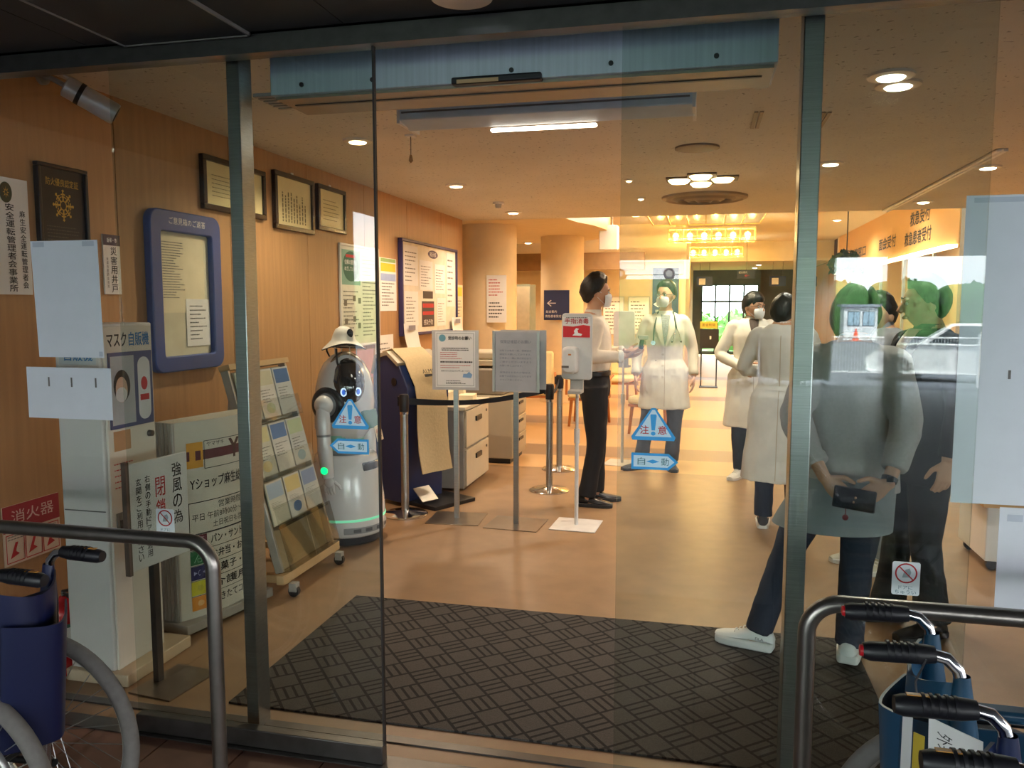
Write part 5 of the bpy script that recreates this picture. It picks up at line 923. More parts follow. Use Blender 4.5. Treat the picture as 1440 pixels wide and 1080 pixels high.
    obj('seat_sling', MB().loft(rg), vinyl, t, 60); return t
wheelchair('folded navy wheelchair with black grips in front of the left handrail', (-1.805, 1.64, 0), -PI / 2, NAVYV, (.19, .10), .095, .875, False)
wheelchair('folded teal blue wheelchair with red capped grips nearest the right handrail', (.60, 1.655, 0), PI / 2, TEALV, (.13, .255), .10, .885, True)
wheelchair('folded dark blue wheelchair with black amber-marked grips, nearest the viewer', (.615, 1.285, 0), PI / 2, mat('vinyl_dark', '#1c2547', .33, 0, .08, 6, bump=.05), (.12, .12), .085, .875, False)
# number card tucked in the pocket, clear pouch on a cord
fr = Fr((.405, 1.475, .615), V((.75, -.66, 0)), V((-.03, 0, 1))); t = thing('number_card', 'white number card with handwriting tucked behind the teal wheelchair', 'card', fr.p(.04, 0, 0)); obj('card', MB().fpoly(fr, [(0, 0), (.062, -.01), (.062, .13), (.09, .135), (.09, .185), (0, .19)], 0, .0015), mat('card_white', '#eceae6', .6, 0, .02), t, 0)
text(t, fr, '外来', .028, .15, .042, .026, INK, .002, ang=-PI / 2); text(t, fr, 'No.1', .028, .07, .085, .032, INK, .002, ang=-PI / 2)
fr = Fr((.365, 1.52, .66), V((.75, -.66, 0)), V((0, 0, 1))); t = thing('card_pouch', 'clear plastic pouch with a yellow slip hanging on a cord at the wheelchair', 'pouch', fr.p(.03, 0, 0)); obj('pouch', MB().fbox(fr, 0, 0, .055, .15, 0, .003), glass('pouch_clear', (.9, .9, .9), .06), t, 0); obj('yellow_slip', MB().fbox(fr, .025, .01, .045, .10, .001, .002), mat('slip_yellow', '#d6b93a', .6), t, 0); obj('white_slip', MB().fbox(fr, .004, .01, .022, .14, .001, .002), PAPER, t, 0)
obj('cord', MB().tube([fr.p(.03, .15, .001), fr.p(.02, .19, -.005), fr.p(.035, .235, -.01)], .002, 6), BLACK, t)
# ------------------------------------------------------------------ people
SKIN = mat('skin', '#c99878', .5, 0, .04, 20); HAIR = mat('hair_black', '#15110f', .45, 0, .2, 60, (1, 1, .3), bump=.3); SHOEBK = mat('shoe_black', '#171415', .3); SOLEW = mat('sole_white', '#dcd9d4', .6)
MASKM = mat('face_mask', '#dfe3e6', .8, 0, .02, 40, bump=.1); COATW = mat('coat_white', '#e3dcd0', .8, 0, .03, 30); EYEW = mat('eye_white', '#e6e2dc', .3); IRIS = mat('iris_dark', '#1d1310', .2)
def remesh(mb, vox, it=4, fac=.5):
    me = mb.mesh('r'); o = bpy.data.objects.new('r', me)
    m = o.modifiers.new('r', 'REMESH'); m.mode = 'VOXEL'; m.voxel_size = vox
    s = o.modifiers.new('s', 'SMOOTH'); s.iterations = it; s.factor = fac
    r = evaluated(o); bpy.data.meshes.remove(me); return r
def folds(me, amp, sc=(9, 9, 4), seed=0.):
    C = [v.co.copy() for v in me.vertices]; N = [n.vector.copy() for n in me.vertex_normals]; out = []
    for p, nv in zip(C, N):
        n = noise.noise(V((p.x * sc[0] + seed, p.y * sc[1], p.z * sc[2]))) + .5 * noise.noise(V((p.x * sc[0] * 2.3, p.y * sc[1] * 2.3 + seed, p.z * sc[2] * 2.1)))
        out += list(p + nv * amp * n)
    me.vertices.foreach_set('co', out); me.update(); return me
def bvh(me):
    return BVHTree.FromPolygons([v.co.copy() for v in me.vertices], [tuple(p.vertices) for p in me.polygons])
def ell(c, rx, ry, n=20, rot=0.):
    return [V((c[0] + rx * math.cos(a) * math.cos(rot) - ry * math.sin(a) * math.sin(rot), c[1] + rx * math.cos(a) * math.sin(rot) + ry * math.sin(a) * math.cos(rot), c[2])) for a in [2 * PI * k / n for k in range(n)]]
def strip(parent, tree, rows, m, off, name, back=False, th=.003, mr=8):
    """cloth detail laid on a surface: rows of (x left, x right, z) seen from the front, cast on to the body"""
    R = []; s = 1 if back else -1
    rr = []
    for (a0, b0, z0), (a1, b1, z1) in zip(rows, rows[1:]):
        k = max(1, int(abs(z1 - z0) / .02 + .5)); rr += [(a0 + (a1 - a0) * i / k, b0 + (b1 - b0) * i / k, z0 + (z1 - z0) * i / k) for i in range(k)]
    rr.append(rows[-1]); ly = 0
    for xl, xr, z in rr:
        row = []
        for i in range(mr + 1):
            x = xl + (xr - xl) * i / mr; h = tree.ray_cast(V((x, s * 2, z)), V((0, -s, 0)))
            y = h[0].y if h[0] else ly; ly = y; row.append(V((x, y + s * off, z)))
        R.append(row + [p + V((0, -s * th, 0)) for p in row[::-1]])
    return obj(name, MB().loft(R), m, parent, 60)
def hand(mb, wrist, d, n, s, curl=.5, spread=.1, k=1.):
    """palm and five fingers: d runs down the hand, n out of the palm, s = +1 when the thumb lies at +(d x n)"""
    d = V(d).normalized(); n = (V(n) - d * V(n).dot(d)).normalized(); t = d.cross(n) * s; w = V(wrist)
    mb.loft([[w + d * q * k + t * (a * math.cos(u)) * k + n * (b * math.sin(u)) * k for u in [2 * PI * i / 14 for i in range(14)]] for q, a, b in ((-.02, .024, .019), (.01, .027, .017), (.04, .038, .015), (.075, .042, .014), (.095, .038, .010))])
    for i, (o, l) in enumerate(((.029, .070), (.010, .078), (-.010, .072), (-.029, .056))):
        p = w + d * .085 * k + t * o * k; v = (d + t * o * spread * 6).normalized(); P = [p - v * .02, p]; a = curl * .6
        for seg in (.42, .33, .25): v = (v * math.cos(a) + n * math.sin(a)).normalized(); p = p + v * l * seg * k; P.append(p); a = curl * .8; q_ = v; n_ = n; 
        mb.tube(P, [.0095 * k, .0098 * k, .0092 * k, .0085 * k, .0066 * k], 9)
    b = w + d * .025 * k + t * .028 * k; v = (d * .62 + t * .75 + n * .25).normalized(); c = b + v * .042 * k; v2 = (d * .9 + t * .25 + n * .35).normalized()
    mb.tube([b - v * .02, b, c, c + v2 * .032 * k, c + v2 * .052 * k], [.014 * k, .0145 * k, .0115 * k, .0098 * k, .007 * k], 9)
DEF = dict(H=1.72, shL=(.172, .005, 1.385), shR=(-.172, .005, 1.385), elL=(.235, .02, 1.11), elR=(-.235, .02, 1.11), wrL=(.245, -.03, .87), wrR=(-.245, -.03, .87), hdL=(0, -.15, -1), hdR=(0, -.15, -1), pnL=(-1, 0, 0), pnR=(1, 0, 0), thL=None, thR=None, curlL=.45, curlR=.45,
           hipL=(.09, 0, .90), hipR=(-.09, 0, .90), knL=(.10, -.02, .48), knR=(-.10, -.02, .48), anL=(.105, .02, .075), anR=(-.105, .02, .075), toeL=(.15, -1, 0), toeR=(-.15, -1, 0), lean=(0, 0), hyaw=0., hpitch=0., hroll=0., fat=1., hoff=(0, 0, 0))
def person(label, loc, rz, pose, fit, scale=1.):
    P = dict(DEF); P.update(pose); t = thing('person', label, 'person', loc, rz, group=None, local=True, scale=scale); lx, ly = P['lean']; fat = P['fat']
    def sp(z): k = max(0, (z - .95) / .5); return lx * k ** 1.2, ly * k ** 1.2
    def torso(g, z0, z1, extra=()):
        R = []
        for z, rx, ry, cy in ((.80, .10, .085, .0), (.86, .150, .105, .0), (.94, .163, .112, .005), (1.03, .148, .102, .0), (1.10, .145, .102, -.005), (1.20, .158, .110, -.005), (1.30, .172, .115, 0), (1.37, .172, .105, .008), (1.42, .135, .083, .015), (1.455, .075, .064, .02), (1.50, .054, .056, .012)):
            if z0 <= z <= z1: x, y = sp(z); R.append(ell((x, y + cy, z), (rx + g) * (fat if z < 1.4 else 1), (ry + g) * (fat if z < 1.4 else 1), 24))
        return R
    A = lambda k: V(P[k]) + (V(sp(1.40) + (0,)) if k[:2] == 'sh' else V())
    def limb(mb, a, b, c, r, n=14, ext=.0):
        a, b, c = V(a), V(b), V(c); m1 = a.lerp(b, .5); m2 = b.lerp(c, .4); e = (c - b).normalized() * ext
        ca = b + ((a - b).normalized() * .03); cb = b + ((c - b).normalized() * .03); mb.tube([a, m1, ca, (ca + cb) / 2, cb, m2, c + e], r, n)
    # head frame
    nx, ny = sp(1.52); hc = V((nx + P['hoff'][0], ny - .012 + P['hoff'][1], 1.615 + P['hoff'][2])); HR = Matrix.Rotation(P['hyaw'], 3, 'Z') @ Matrix.Rotation(P['hpitch'], 3, 'X') @ Matrix.Rotation(P['hroll'], 3, 'Y')
    def headpt(u, v):                                # u around (0 = face), v from -1 chin to 1 crown
        th = v * PI / 2; z = math.sin(th); c = math.cos(th); x = .076 * c * math.sin(u); y = -.096 * c * math.cos(u)
        if z < 0: x *= 1 + .32 * z; y = y * (1 + .10 * z) if y < 0 else y * (1 + .45 * z)
        return V((x, y, z * .118 + .004))
    body = MB(); body.loft(torso(0, .80, 1.51)); body.tube([(nx, ny + .012, 1.42), (nx, ny + .008, 1.50), hc + HR @ V((0, .012, -.06)), hc + HR @ V((0, .0, .0))], [.058, .053, .052, .05], 18)
    body.loft([[hc + HR @ headpt(2 * PI * k / 28, v) for k in range(28)] for v in (-.99, -.9, -.78, -.64, -.48, -.3, -.12, .06, .24, .42, .6, .76, .9, .99)])
    h = lambda x, y, z: hc + HR @ V((x, y, z))
    body.tube([h(0, -.088, .012), h(0, -.102, -.010), h(0, -.112, -.028), h(0, -.094, -.036)], [.009, .010, .013, .011], 10).ball(h(0, -.086, -.062), (.024, .012, .009), 12, 6, HR)
    for s in (-1, 1): body.ball(h(s * .076, .012, -.008), (.010, .020, .030), 12, 8, HR); body.ball(h(s * .03, -.088, .020), (.022, .010, .006), 10, 6, HR)
    for s, q in ((1, 'L'), (-1, 'R')):
        limb(body, A('sh' + q), A('el' + q), A('wr' + q), [.052, .047, .042, .040, .040, .036, .026])
        limb(body, P['hip' + q], P['kn' + q], P['an' + q], [.085, .072, .056, .054, .053, .050, .036]); a_ = V(P['an' + q]); tv = V(P['toe' + q]).normalized(); body.tube([a_, a_ - V((0, 0, .04)) + tv * .03, a_ - V((0, 0, .05)) + tv * .13], [.036, .034, .022], 12)
        hn = hand; hn(body, A('wr' + q), P['hd' + q], P['pn' + q], P['th' + q] or (-1 if q == 'L' else 1), P['curl' + q], k=1.0)
    sk = remesh(body, .0055, 2); link('body', sk, SKIN, t, 60)
    # eyes, brows
    for s in (-1, 1):
        e = obj('eye', MB().ball(h(s * .031, -.0865, .004), (.0145, .008, .0075), 12, 8, HR), EYEW, t, 60); obj('iris', MB().ball(h(s * .031, -.0925, .004), (.006, .003, .006), 10, 6, HR), IRIS, e, 60)
        obj('eyebrow', MB().tube([h(s * .014, -.097, .026), h(s * .032, -.094, .032), h(s * .05, -.080, .027)], [.003, .0042, .002], 8, flat=.6), HAIR, t, 60)
    # hair: a shell that stands proud only above the hairline
    hb = MB(); rg = []; st = fit.get('hair', 'short'); n = 44; rn = random.Random(sum(map(ord, label)))
    for j in range(23):
        v = -.99 + 1.98 * j / 22; row = []
        for k in range(n):
            u = 2 * PI * k / n; p = headpt(u, v); fa = math.cos(u); sd = abs(math.sin(u))
            line = .42 if fa > .75 else (.42 - (.75 - fa) * .62 if fa > .1 else (.02 - (.1 - fa) * .42))
            if st == 'bob': line = .42 if fa > .8 else (.42 - (.8 - fa) * 1.7 if fa > .2 else -.62)
            if st == 'fringe': line = line - .20 if fa > .5 else line
            d = (v - line) / .12; g = max(-1, min(1, d)); th = .020 + .010 * max(0, v) + (.012 if st in ('wavy', 'bob') else 0)
            am = .010 if st == 'wavy' else .006; nn = noise.noise(V((p.x * 42 + 3, p.y * 42, p.z * 26 + len(label)))) * am
            row.append(hc + HR @ (p + p.normalized() * ((th + nn) * g if g > 0 else .012 * g)))
        rg.append(row)
    hb.loft(rg); hm = hb.mesh('hair'); ho = link('hair', hm, HAIR, t, 60)
    if fit.get('mask'):
        fc = bvh(sk); R = []
        for z, w_, o_ in ((-.006, .036, .010), (-.02, .050, .016), (-.04, .058, .018), (-.065, .056, .016), (-.09, .046, .012), (-.108, .030, .006)):
            row = []
            for i in range(13):
                k = i / 6 - 1; y = -(.100 + o_ * (1 - .6 * k * k)) * math.sqrt(max(0, 1 - (k * .80) ** 2)) * (1 + min(0, z + .05) * 1.2) + .002; row.append(V((w_ * 1.12 * k, y, z)))
            R.append([h(*p) for p in row] + [h(p.x * .97, p.y + .004, p.z) for p in row[::-1]])
        mk = obj('face_mask', MB().loft(R), MASKM, t, 60)
        for s in (-1, 1): obj('ear_loop', MB().tube([h(s * .052, -.058, -.018), h(s * .078, -.01, .012), h(s * .082, .022, -.002), h(s * .078, .004, -.03), h(s * .050, -.056, -.085)], .0016, 6), MASKM, mk)
    if fit.get('glasses'):
        g = MB()
        for s in (-1, 1): g.torus(h(s * .032, -.105, .003), .0215, .0016, 'Y', 20, 6, 1, .8); g.tube([h(s * .054, -.10, .007), h(s * .080, -.05, .008), h(s * .084, .015, .004)], .0018, 6)
        g.tube([h(-.011, -.107, .006), h(.011, -.107, .006)], .0016, 6); obj('glasses', g, INK, t, 60)
    # trousers and shoes
    tr = MB(); tr.loft(torso(.014, .80, 1.04)); cuff = fit.get('cuff', .06)
    for s, q in ((1, 'L'), (-1, 'R')): limb(tr, V(P['hip' + q]) + V((0, 0, .02)), P['kn' + q], V(P['an' + q]) + V((0, 0, .005)), [.105, .092, .076, .073, .071, .066, cuff], 18)
    link('trousers', folds(remesh(tr, .009, 4), .007, (9, 9, 7)), fit['trousers'], t, 60)
    if fit.get('belt'): R = [ell((sp(z)[0], sp(z)[1] + .003, z), .163 * fat + .0175, .112 * fat + .0175, 28) for z in (1.0, 1.03)]; obj('belt', MB().loft(R, cap=True), BLACK, t, 60)
    for s, q in ((1, 'L'), (-1, 'R')):
        a_ = V(P['an' + q]); g = V((a_.x, a_.y, 0)); up_ = a_.z - .075; tv = V((P['toe' + q][0], P['toe' + q][1], 0)).normalized(); sv = V((-tv.y, tv.x, 0)); pit = P['toe' + q][2]; R = []; So = []; big = fit.get('chunky', 0)
        for y_, wd, hh in ((-.075, .026, .055), (-.06, .036, .085), (-.02, .040, .095), (.03, .042, .085), (.08, .046, .062), (.13, .048, .050), (.17, .042, .042), (.20, .022, .034)):
            c = g + tv * y_ + V((0, 0, max(0, up_))) ; wd += big * .006; b0 = .022 + big * .014
            R.append([c + sv * wd * math.cos(u) * (1 if math.sin(u) < 0 else .82) + V((0, 0, b0 + (hh + big * .012 - b0) * (.5 + .5 * math.sin(u)))) for u in [2 * PI * i / 16 for i in range(16)]])
            So.append([c + sv * sx * (wd + .004) + V((0, 0, zz)) for sx, zz in ((-1, .0), (1, .0), (1.0, b0 + .006), (-1.0, b0 + .006))])
        for rr in (R, So):
            for ring in rr:
                for i, p in enumerate(ring): dd = (p - g).dot(tv); ring[i] = p + V((0, 0, max(0, -dd + .05) * pit))
        sh = obj('shoe', MB().loft(R), fit['shoe'], t, 60); obj('sole', MB().loft(So), fit.get('sole', BLACK), sh, 30, bevel=.011 if big else .004); obj('ankle_collar', MB().torus(g + V((0, 0, max(0, up_) + .088 + big * .01)), .036, .011, 'Z', 22, 8), fit['shoe'], sh, 60)
        if fit.get('laces'):
            lc = MB(); [lc.tube([g + tv * (.045 + .02 * i) + sv * .024 + V((0, 0, .088 - .010 * i + big * .01)), g + tv * (.045 + .02 * i) + V((0, 0, .094 - .0105 * i + big * .012)), g + tv * (.045 + .02 * i) - sv * .024 + V((0, 0, .088 - .010 * i + big * .01))], .003, 6) for i in range(4)]; obj('lace', lc, SOLEW, sh, 60)
        if fit.get('shoetext'):
            for s2 in (-1, 1): text(sh, Fr(g + tv * (-.02) + sv * s2 * (.0475 + big * .004) + V((0, 0, .066)), tv * -s2 * -1 if s2 < 0 else -tv, (0, 0, 1)), fit['shoetext'], 0, 0, .038, .012, INK, .003)
    # upper garment
    kind = fit['top']; hem = fit.get('hem', .78); tp = MB(); g = fit.get('ease', .014)
    R = torso(g, 1.0 if hem < .95 else hem, 1.46)
    if hem < .95:
        low = []; zs = [hem + (.95 - hem) * i / 5 for i in range(6)]
        for z in zs:
            k = (.94 - z) / .5; low.append(ell((P['hipL'][0] * .0 + fit.get('skx', 0) * k, .004 + fit.get('sky', 0) * k, z), .196 * fat + g * .7 + fit.get('flare', .05) * k, .142 * fat + g * .7 + fit.get('flare', .05) * .8 * k, 24))
        R = low + R
    tp.loft(R)
    for s, q in ((1, 'L'), (-1, 'R')):
        ex = fit.get('slv', -.02); e = fit.get('sl_r', 0)
        limb(tp, A('sh' + q) + V((-s * .01, 0, -.005)), A('el' + q), A('wr' + q), [.066 + e, .061 + e, .055 + e, .053 + e, .053 + e, .048 + e, .041 + e * .6], 18, ex); tp.ball(A('sh' + q) + V((-s * .02, 0, .0)), (.068 + e, .070, .058), 16, 10)
    tm_ = folds(remesh(tp, .009, 4), fit.get('fold', .009), fit.get('fsc', (8, 8, 5)), len(label)); to = link(kind, tm_, fit['cloth'], t, 60); tree = bvh(tm_)
    lm = fit.get('lapel', fit['cloth'])
    if kind == 'coat' or kind == 'jacket':
        vb = fit.get('vee', 1.13)
        if not fit.get('plain'):
            strip(t, tree, [(-.045 + lx, .045 + lx, 1.452), (-.035 + lx, .035 + lx, 1.38), (-.004 + lx * .5, .004 + lx * .5, vb)], fit['shirt'], .004, 'shirt_front')
            for s in (-1, 1):
                a = [(s * .046 + lx, s * .105 + lx, 1.445), (s * .040 + lx, s * .088 + lx, 1.36), (s * .03 + lx, s * .082 + lx, 1.30), (s * .0 + lx * .5, s * .012 + lx * .5, vb - .005)]; a = [(min(p, q), max(p, q), z) for p, q, z in a]
                strip(t, tree, a, lm, .009, 'lapel', th=.006)
            strip(t, tree, [(-.002 + lx * .4, .003 + lx * .4, vb - .01), (0, .005, hem + .03)], mat('seam_shade', '#b9ad9c', .8), .0015, 'front_seam', th=.001, mr=1)
            for z in (1.08, .98, .88):
                if z > hem + .05: strip(t, tree, [(-.025, -.007, z + .009), (-.028, -.004, z), (-.025, -.007, z - .009)], mat('button_pearl', '#cfc5b4', .3), .004, 'button', mr=3)
            for s in (-1, 1): strip(t, tree, [(min(s * .06, s * .14), max(s * .06, s * .14), .90), (min(s * .06, s * .14), max(s * .06, s * .14), .885)], lm, .004, 'pocket_flap', th=.003)
            strip(t, tree, [(.07, .135, 1.235), (.07, .135, 1.22)], lm, .004, 'chest_pocket', th=.003)
        else:
            strip(t, tree, [(-.003 + lx * .3, .003 + lx * .3, 1.38), (-.003, .003, hem + .02)], mat('seam_shade', '#b9ad9c'), .0012, 'back_seam', True, th=.001, mr=1)
            strip(t, tree, [(-.10, .10, 1.03), (-.10, .10, 1.0)], lm, .004, 'half_belt', True, th=.004)
        R = [ell((nx, ny + .016, 1.435), .078, .070, 22), ell((nx, ny + .016, 1.475), .066, .062, 22), ell((nx, ny + .016, 1.478), .060, .056, 22)]; obj('collar', MB().loft(R), lm, t, 60)
    elif kind in ('shirt', 'hoodie'):
        R = [ell((nx, ny + .016, 1.435), .076, .068, 22), ell((nx, ny + .012, 1.49), .064, .062, 22), ell((nx, ny + .012, 1.492), .057, .055, 22)]; obj('collar', MB().loft(R), fit['cloth'], t, 60)
        if kind == 'shirt':
            strip(t, tree, [(-.013 + lx, .013 + lx, 1.43), (-.013, .013, hem + .03)], fit['cloth'], .003, 'placket', th=.003, mr=2)
    for s, q in ((1, 'L'), (-1, 'R')):
        w_ = A('wr' + q); dv = (w_ - A('el' + q)).normalized(); e_ = fit.get('slv', -.02); e = fit.get('sl_r', 0); obj('cuff', MB().tube([w_ + dv * (e_ - .035), w_ + dv * (e_ - .005), w_ + dv * (e_ + .004)], [.046 + e * .6, .0455 + e * .6, .040 + e * .6], 18), fit['cloth'], to, 60)
    return dict(t=t, h=h, hc=hc, HR=HR, sp=sp, tree=tree, P=P, A=A, hem=hem, top=to)
BLKT = mat('trouser_black', '#17161a', .8, 0, .1, 20); GREYT = mat('trouser_grey', '#4d515c', .8, 0, .08, 20); DENIM = mat('denim_dark', '#1f2638', .85, 0, .15, 60); SHIRTW = mat('shirt_white', '#e6dccb', .75, 0, .03, 30); SHIRTG = mat('shirt_pattern', '#8f9196', .8, 0, .35, 120)
# man in white shirt: faces right, forearms forward
p = person('man in white shirt and black trousers facing right with raised forearms, wearing a mask', (-.80, 6.07, 0), math.radians(98), dict(H=1.75, elL=(.225, .03, 1.13), elR=(-.225, .05, 1.14), wrL=(.13, -.24, 1.17), wrR=(-.16, -.22, 1.15), hdL=(-.1, -1, .12), hdR=(.2, -1, .1), pnL=(-.3, 0, .95), pnR=(.3, 0, .95), hyaw=.1, knL=(.085, -.03, .48), knR=(-.085, -.02, .48), anL=(.085, -.02, .075), anR=(-.085, .05, .075), fat=.98),
    dict(trousers=BLKT, shoe=SHOEBK, top='shirt', cloth=SHIRTW, hem=1.03, mask=1, hair='wavy', belt=1, fold=.008, sl_r=.004, cuff=.07))
ph = thing('thermometer', 'small dark handheld device held by the man in the white shirt', 'device', (-.42, 6.1, 1.18)); obj('grip', MB().tube([(-.45, 6.02, 1.20), (-.44, 6.02, 1.27)], [.018, .016], 12), BLACK, ph); obj('head', MB().box((-.43, 6.02, 1.285), (.07, .035, .035)), mat('device_grey', '#c9c4bb', .4), ph, bevel=.008); obj('screen', MB().box((-.467, 6.02, 1.29), (.003, .026, .022)), mat('screen_black', '#101218'), ph)
# doctor with stethoscope
p2 = person('doctor in an open white coat with stethoscope, mask and glasses, hands hanging down', (-.34, 7.52, 0), math.radians(2), dict(H=1.75, hyaw=-.45, hroll=.04, elL=(.255, .03, 1.12), elR=(-.25, .03, 1.12), wrL=(.26, -.05, .88), wrR=(-.26, -.06, .88), hipL=(.09, 0, .9), knL=(.10, -.03, .48), anL=(.075, .04, .075), knR=(-.145, -.02, .48), anR=(-.205, -.02, .075), toeR=(-.9, -.6, 0), toeL=(.15, -1, 0)),
    dict(trousers=GREYT, shoe=mat('shoe_slate', '#3a3d46', .5), top='coat', cloth=COATW, hem=.58, shirt=SHIRTG, vee=1.15, mask=1, glasses=1, flare=.05, cuff=.07))
st = []
nx, ny = p2['sp'](1.45)
tr_ = p2['tree']; Y = lambda x, z: (lambda hh: hh[0].y if hh[0] else -.1)(tr_.ray_cast(V((x, -2, z)), V((0, 1, 0)))) - .014
sh_ = thing('stethoscope', 'dark stethoscope hung around the doctor\'s neck', 'stethoscope', (-.34, 7.52, 1.2), math.radians(2)); sh_['_local'] = 1
def pz(x, z): return V((x, Y(x, z), z - 1.2))
obj('tubing', MB().tube([pz(-.105, 1.20), pz(-.10, 1.30), pz(-.085, 1.39), V((-.068, -.02, .262)), V((-.045, .085, .275)), V((.045, .085, .275)), V((.068, -.02, .262)), pz(.085, 1.39), pz(.10, 1.32)], .0065, 10), mat('tubing_dark', '#2b2f33', .4), sh_, 60)
obj('ear_tube', MB().tube([pz(.10, 1.32), pz(.082, 1.27), pz(.062, 1.20)], .0035, 8).tube([pz(.10, 1.32), pz(.122, 1.27), pz(.142, 1.20)], .0035, 8), CHROME, sh_, 60)
for x in (.062, .142): obj('ear_tip', MB().ball(pz(x, 1.197), .009, 10, 6), BLACK, sh_)
obj('chest_piece', MB().lathe([(0, -.01), (.02, -.01), (.022, 0), (.015, .008), (0, .008)], pz(-.105, 1.185), 18, 'Y'), CHROME, sh_)
# doctor in the middle, arm across
person('doctor in a double breasted white coat with one hand across the waist, looking right', (.42, 7.36, 0), math.radians(4), dict(H=1.65, hyaw=.75, elR=(-.29, .02, 1.12), wrR=(-.10, -.19, 1.02), hdR=(1, -.12, -.25), pnR=(0, .8, .2), thR=-1, elL=(.27, .06, 1.13), wrL=(.10, -.16, 1.0), hdL=(-1, -.1, -.1), pnL=(0, 1, 0), anL=(.08, .03, .075), anR=(-.085, -.03, .075), hoff=(0, 0, -.06), toeR=(-.5, -.85, 0)),
    dict(trousers=BLKT, shoe=SOLEW, sole=SOLEW, top='coat', cloth=COATW, hem=.47, shirt=mat('shirt_dark', '#4a3c36', .8, 0, .3, 90), vee=1.22, mask=1, glasses=1, hair='fringe', flare=.04, laces=1, cuff=.055), scale=.97)
# doctor seen from behind
person('person in long white coat seen from behind, navy jeans and dark sneakers', (.52, 5.66, 0), math.radians(168), dict(H=1.62, hyaw=-.25, elR=(-.28, -.04, 1.12), elL=(.28, -.04, 1.12), wrR=(-.02, -.20, 1.08), wrL=(.02, -.22, 1.12), hdR=(1, 0, 0), hdL=(-1, 0, 0), pnR=(0, 1, 0), pnL=(0, 1, 0), hoff=(0, 0, -.09), anL=(.10, -.02, .075), anR=(-.12, .06, .075)),
    dict(trousers=DENIM, shoe=mat('shoe_brown', '#2d2624', .7), sole=SOLEW, top='coat', cloth=mat('coat_pale', '#d5d2cd', .8, 0, .03, 30), hem=.36, plain=1, shirt=SHIRTG, flare=.05, laces=1, cuff=.066), scale=.96)
# striding person in grey with the phone behind the back
pa = person('striding person in grey top seen from behind, hands holding a phone at the back', (.60, 3.56, .009), math.radians(174), dict(H=1.62, lean=(-.01, -.05), hyaw=.15, hroll=-.10, elL=(.235, .10, 1.12), elR=(-.225, .10, 1.10), wrL=(.10, .24, .885), wrR=(-.145, .225, .875), hdL=(-.75, .12, -.65), hdR=(.8, .15, -.55), pnL=(.1, 1, .1), pnR=(.1, 1, .1), thL=-1, thR=1, curlL=.55, curlR=.5,
    hipL=(.10, 0, .86), hipR=(-.09, 0, .86), knL=(.235, -.06, .48), anL=(.36, .00, .075), toeL=(1, -.22, 0), knR=(-.055, -.01, .46), anR=(-.035, .04, .085), toeR=(-.12, -1, .12), hoff=(0, -.02, -.05)),
    dict(trousers=DENIM, shoe=mat('sneaker_white', '#e2e2e0', .5, 0, .03), sole=mat('sneaker_sole', '#d8d6d2', .6), chunky=1, laces=1, shoetext='FILA', top='hoodie', cloth=mat('hoodie_grey', '#b3aeab', .9, 0, .06, 80), hem=.80, ease=.016, sl_r=.012, slv=-.075, fold=.012, hair='bob', flare=.05, cuff=.064), scale=.935)
M_ = Matrix.LocRotScale(pa['t'].location, pa['t'].rotation_euler, pa['t'].scale)
c = V((-.015, .285, .815)); ph = thing('phone', 'black phone in a case held in two hands behind the back of the striding person', 'phone', M_ @ c, math.radians(174)); ph['_local'] = 1
RT = Matrix.Rotation(-.12, 3, 'Y') @ Matrix.Rotation(.3, 3, 'X'); obj('phone_body', MB().box((0, 0, 0), (.155, .012, .085), RT), BLACK, ph, bevel=.006); obj('phone_screen', MB().box(RT @ V((0, .0075, 0)), (.145, .002, .075), RT), mat('screen_black', '#101218'), ph); obj('charm', MB().ball((.03, .0, -.075), .012, 10, 7).tube([(.03, 0, -.04), (.03, 0, -.065)], .002, 6), mat('charm_red', '#7a2f36', .5), ph)
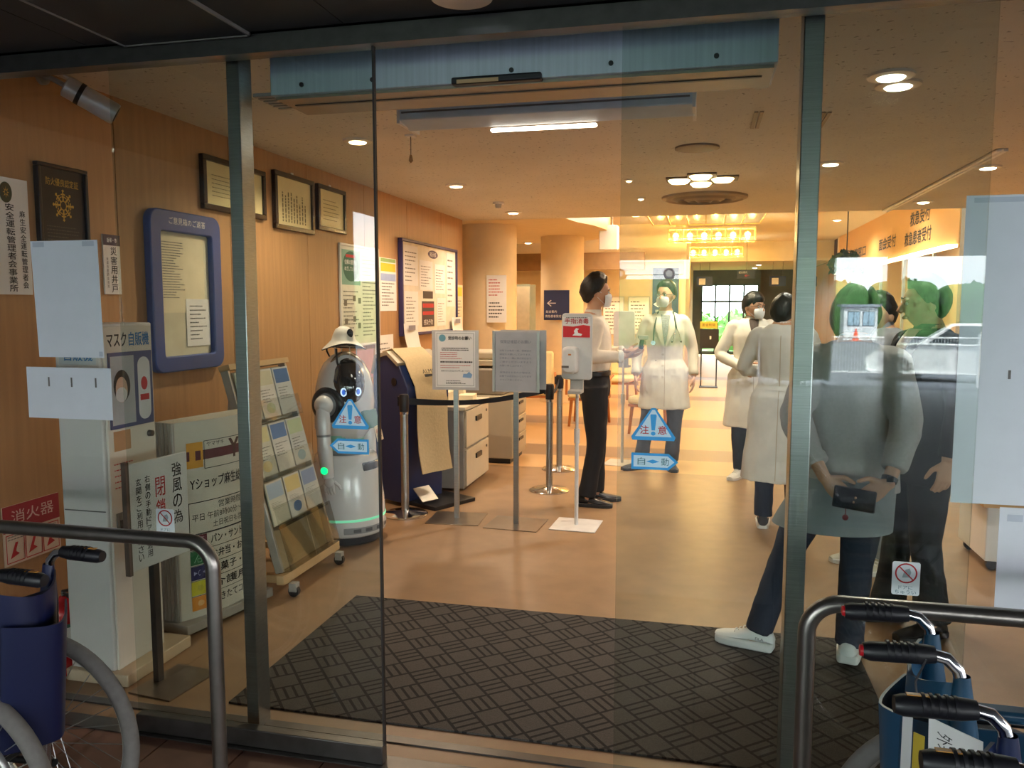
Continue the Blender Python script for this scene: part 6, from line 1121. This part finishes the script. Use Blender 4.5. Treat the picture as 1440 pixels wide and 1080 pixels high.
W_ = pa['A']('wrL'); E_ = pa['A']('elL'); 
W_ = pa['A']('wrR'); E_ = pa['A']('elR'); dv = (W_ - E_).normalized(); wt = obj('wrist_watch', MB().tube([W_ - dv * .030, W_ - dv * .012], [.0335, .0315], 20), BLACK, pa['t']); obj('watch_face', MB().box(W_ - dv * .02 + V((-.0, .032, .01)), (.028, .008, .026)), mat('screen_black', '#101218'), wt, bevel=.003)
R = []                                           # the longer pale shirt tail under the grey top
for z, k in ((.86, 0), (.80, .25), (.74, .5), (.68, .8), (.635, 1.)):
    R.append(ell((.06 * k, .02 + .02 * k, z), .205 + .05 * k, .16 + .035 * k, 30))
sk_ = MB().loft(R + [ell((q[0], q[1], q[2]), a, b, 30) for q, a, b in (((.06, .04, .64), .243, .184), ((.0, .02, .86), .198, .153))], cap=False); obj('shirt_tail', sk_, mat('tail_grey', '#8b9295', .8, 0, .05, 20), pa['t'], 60)
# man in dark suit, and the one hidden behind
person('man in a black suit and black shoes standing right of the striding person, facing left', (.99, 4.02, 0), math.radians(-70), dict(H=1.63, hyaw=-.35, hoff=(0, 0, -.05), elR=(-.27, .05, 1.11), wrR=(-.18, -.15, 1.0), hdR=(.7, -.6, -.2), anL=(.11, .03, .075), anR=(-.12, -.05, .075), fat=1.08),
    dict(trousers=BLKT, shoe=SHOEBK, top='jacket', cloth=mat('suit_black', '#1a1a20', .8, 0, .1, 20), lapel=mat('suit_black', '#1a1a20'), hem=.74, shirt=SHIRTW, vee=1.16, cuff=.085, flare=.02), scale=.975)
person('person in pale grey trousers and beige sneakers half hidden behind the striding person', (.98, 4.95, 0), math.radians(-60), dict(H=1.6, hoff=(0, 0, -.09), hyaw=.2, elR=(-.27, .05, 1.11)),
    dict(trousers=mat('trouser_pale', '#8e949d', .85, 0, .06), shoe=mat('shoe_beige', '#bdb5a4', .6), sole=SOLEW, laces=1, top='shirt', cloth=mat('shirt_dim', '#8f8f94', .8), hem=.82, cuff=.072), scale=.96)
bpy.data.scenes.remove(WORK)
